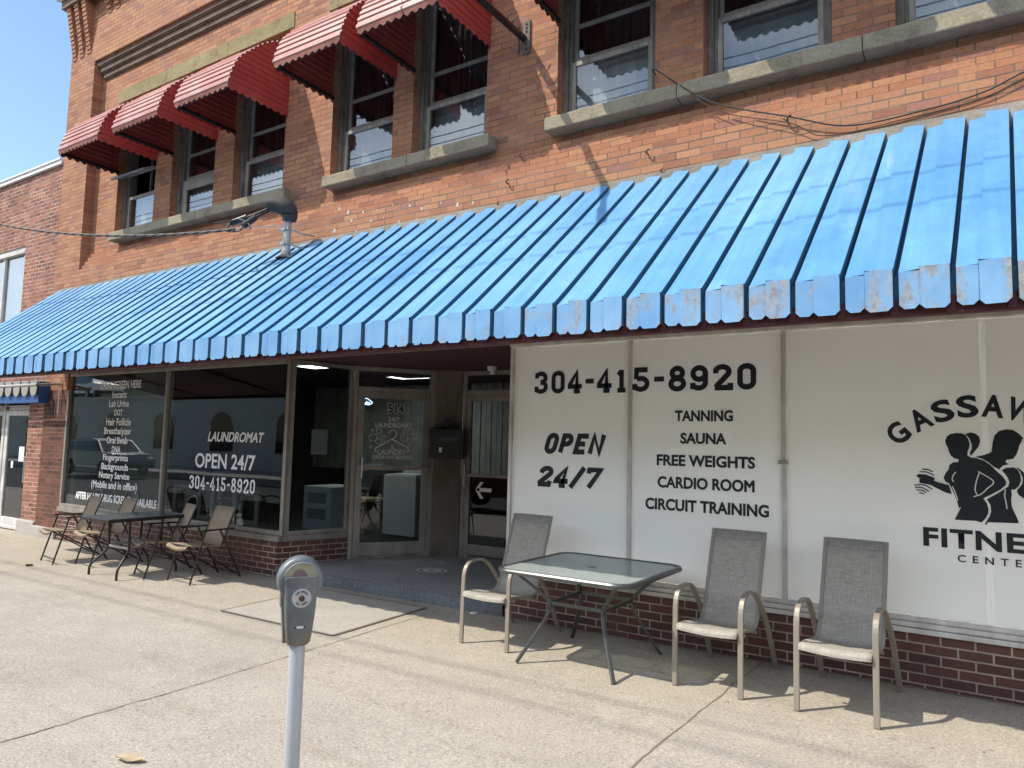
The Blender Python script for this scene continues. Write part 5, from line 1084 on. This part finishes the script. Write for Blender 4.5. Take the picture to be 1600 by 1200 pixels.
def car(name, label, x, y, z, rz, paint, pickup=False):
    t = thing(name, label, 'car', (x,y,z), rz)
    L = 2.35; side = [(-L,.42),(-L+.02,.75),(-L+.12,.98),(-1.25,1.05),(-.55,1.58),(.15,1.66),(1.75 if not pickup else .55,1.60),(2.2 if not pickup else .75,1.10),(L,1.02),(L+.03,.55),(L-.05,.40)]
    rows = []
    for w, inset in ((-.90,.06),(-.93,0),(-.93,0),(.93,0),(.93,0),(.90,.06)):
        rows.append([(a, w*(1-.17*max(0,(b-1.02)/.6)), b) for a, b in side])
    mb = MB(); mb.grid(rows); mb.face(rows[0]); mb.face(rows[-1]); obj('body', mb, paint, t, local=True, smooth=True, bevel=.03)
    mb = MB(); e = 1.5 if not pickup else .35
    for s in (-1,1):
        y_ = lambda b: s*(.95*(1-.17*max(0,(b-1.02)/.6))+.004)
        mb.face([(-1.05,y_(1.1),1.1),(e+.3,y_(1.1),1.1),(e,y_(1.52),1.52),(-.5,y_(1.52),1.52)])
    mb.face([(-1.24,-.78,1.09),(-1.24,.78,1.09),(-.60,.70,1.56),(-.60,-.70,1.56)]); obj('side_glass', mb, M['cardark'], t, local=True)
    for wx in (-1.45,1.5):
        for s in (-1,1):
            mb = MB(); mb.lathe([(.20,-.11),(.33,-.11),(.36,-.08),(.36,.08),(.33,.11),(.20,.11)], (0,0,0), 24); mb.v = [(wx+a, s*.86+c, .36+b) for a, b, c in mb.v]; wh = obj('wheel', mb, M['tyre'], t, local=True, smooth=True)
            mb = MB(); mb.lathe([(0,.0),(.19,.0),(.205,.02),(.205,-.02)], (0,0,0), 20); mb.v = [(wx+a, s*(.86+.10-abs(c)), .36+b) for a, b, c in mb.v]; obj('rim', mb, M['steel'], wh, local=True)
    for s in (-1,1):
        mb = MB(); mb.box(-L-.02,-L+.12,s*.68-.16,s*.68+.16,.74,.88); obj('headlight', mb, M['white'], t, local=True, bevel=.03)
    mb = MB(); mb.box(-L-.05,-L+.08,-.86,.86,.38,.58); mb.box(L-.06,L+.07,-.86,.86,.40,.60); obj('bumper', mb, M['tyre'], t, local=True, bevel=.03)
    return t
car('parked_car', 'dark red pickup parked at the kerb, mirrored in the gym door', -10.2, -7.1, -.21, 0, M['carred'], True)
car('parked_car', 'white car parked on the terrace across the street, mirrored in laundromat window', -50, -19.3, 3.9, .1, M['carwhite'])
car('parked_car', 'slate blue car parked on terrace across the street beside a white one', -56.5, -19.6, 3.9, -.08, M['carblue'])
car('parked_car', 'dark slate car parked on the far side of the street, mirrored faintly in glass', -33, -11.6, -.21, 3.14, M['carblue'])
bpy.context.view_layer.update()
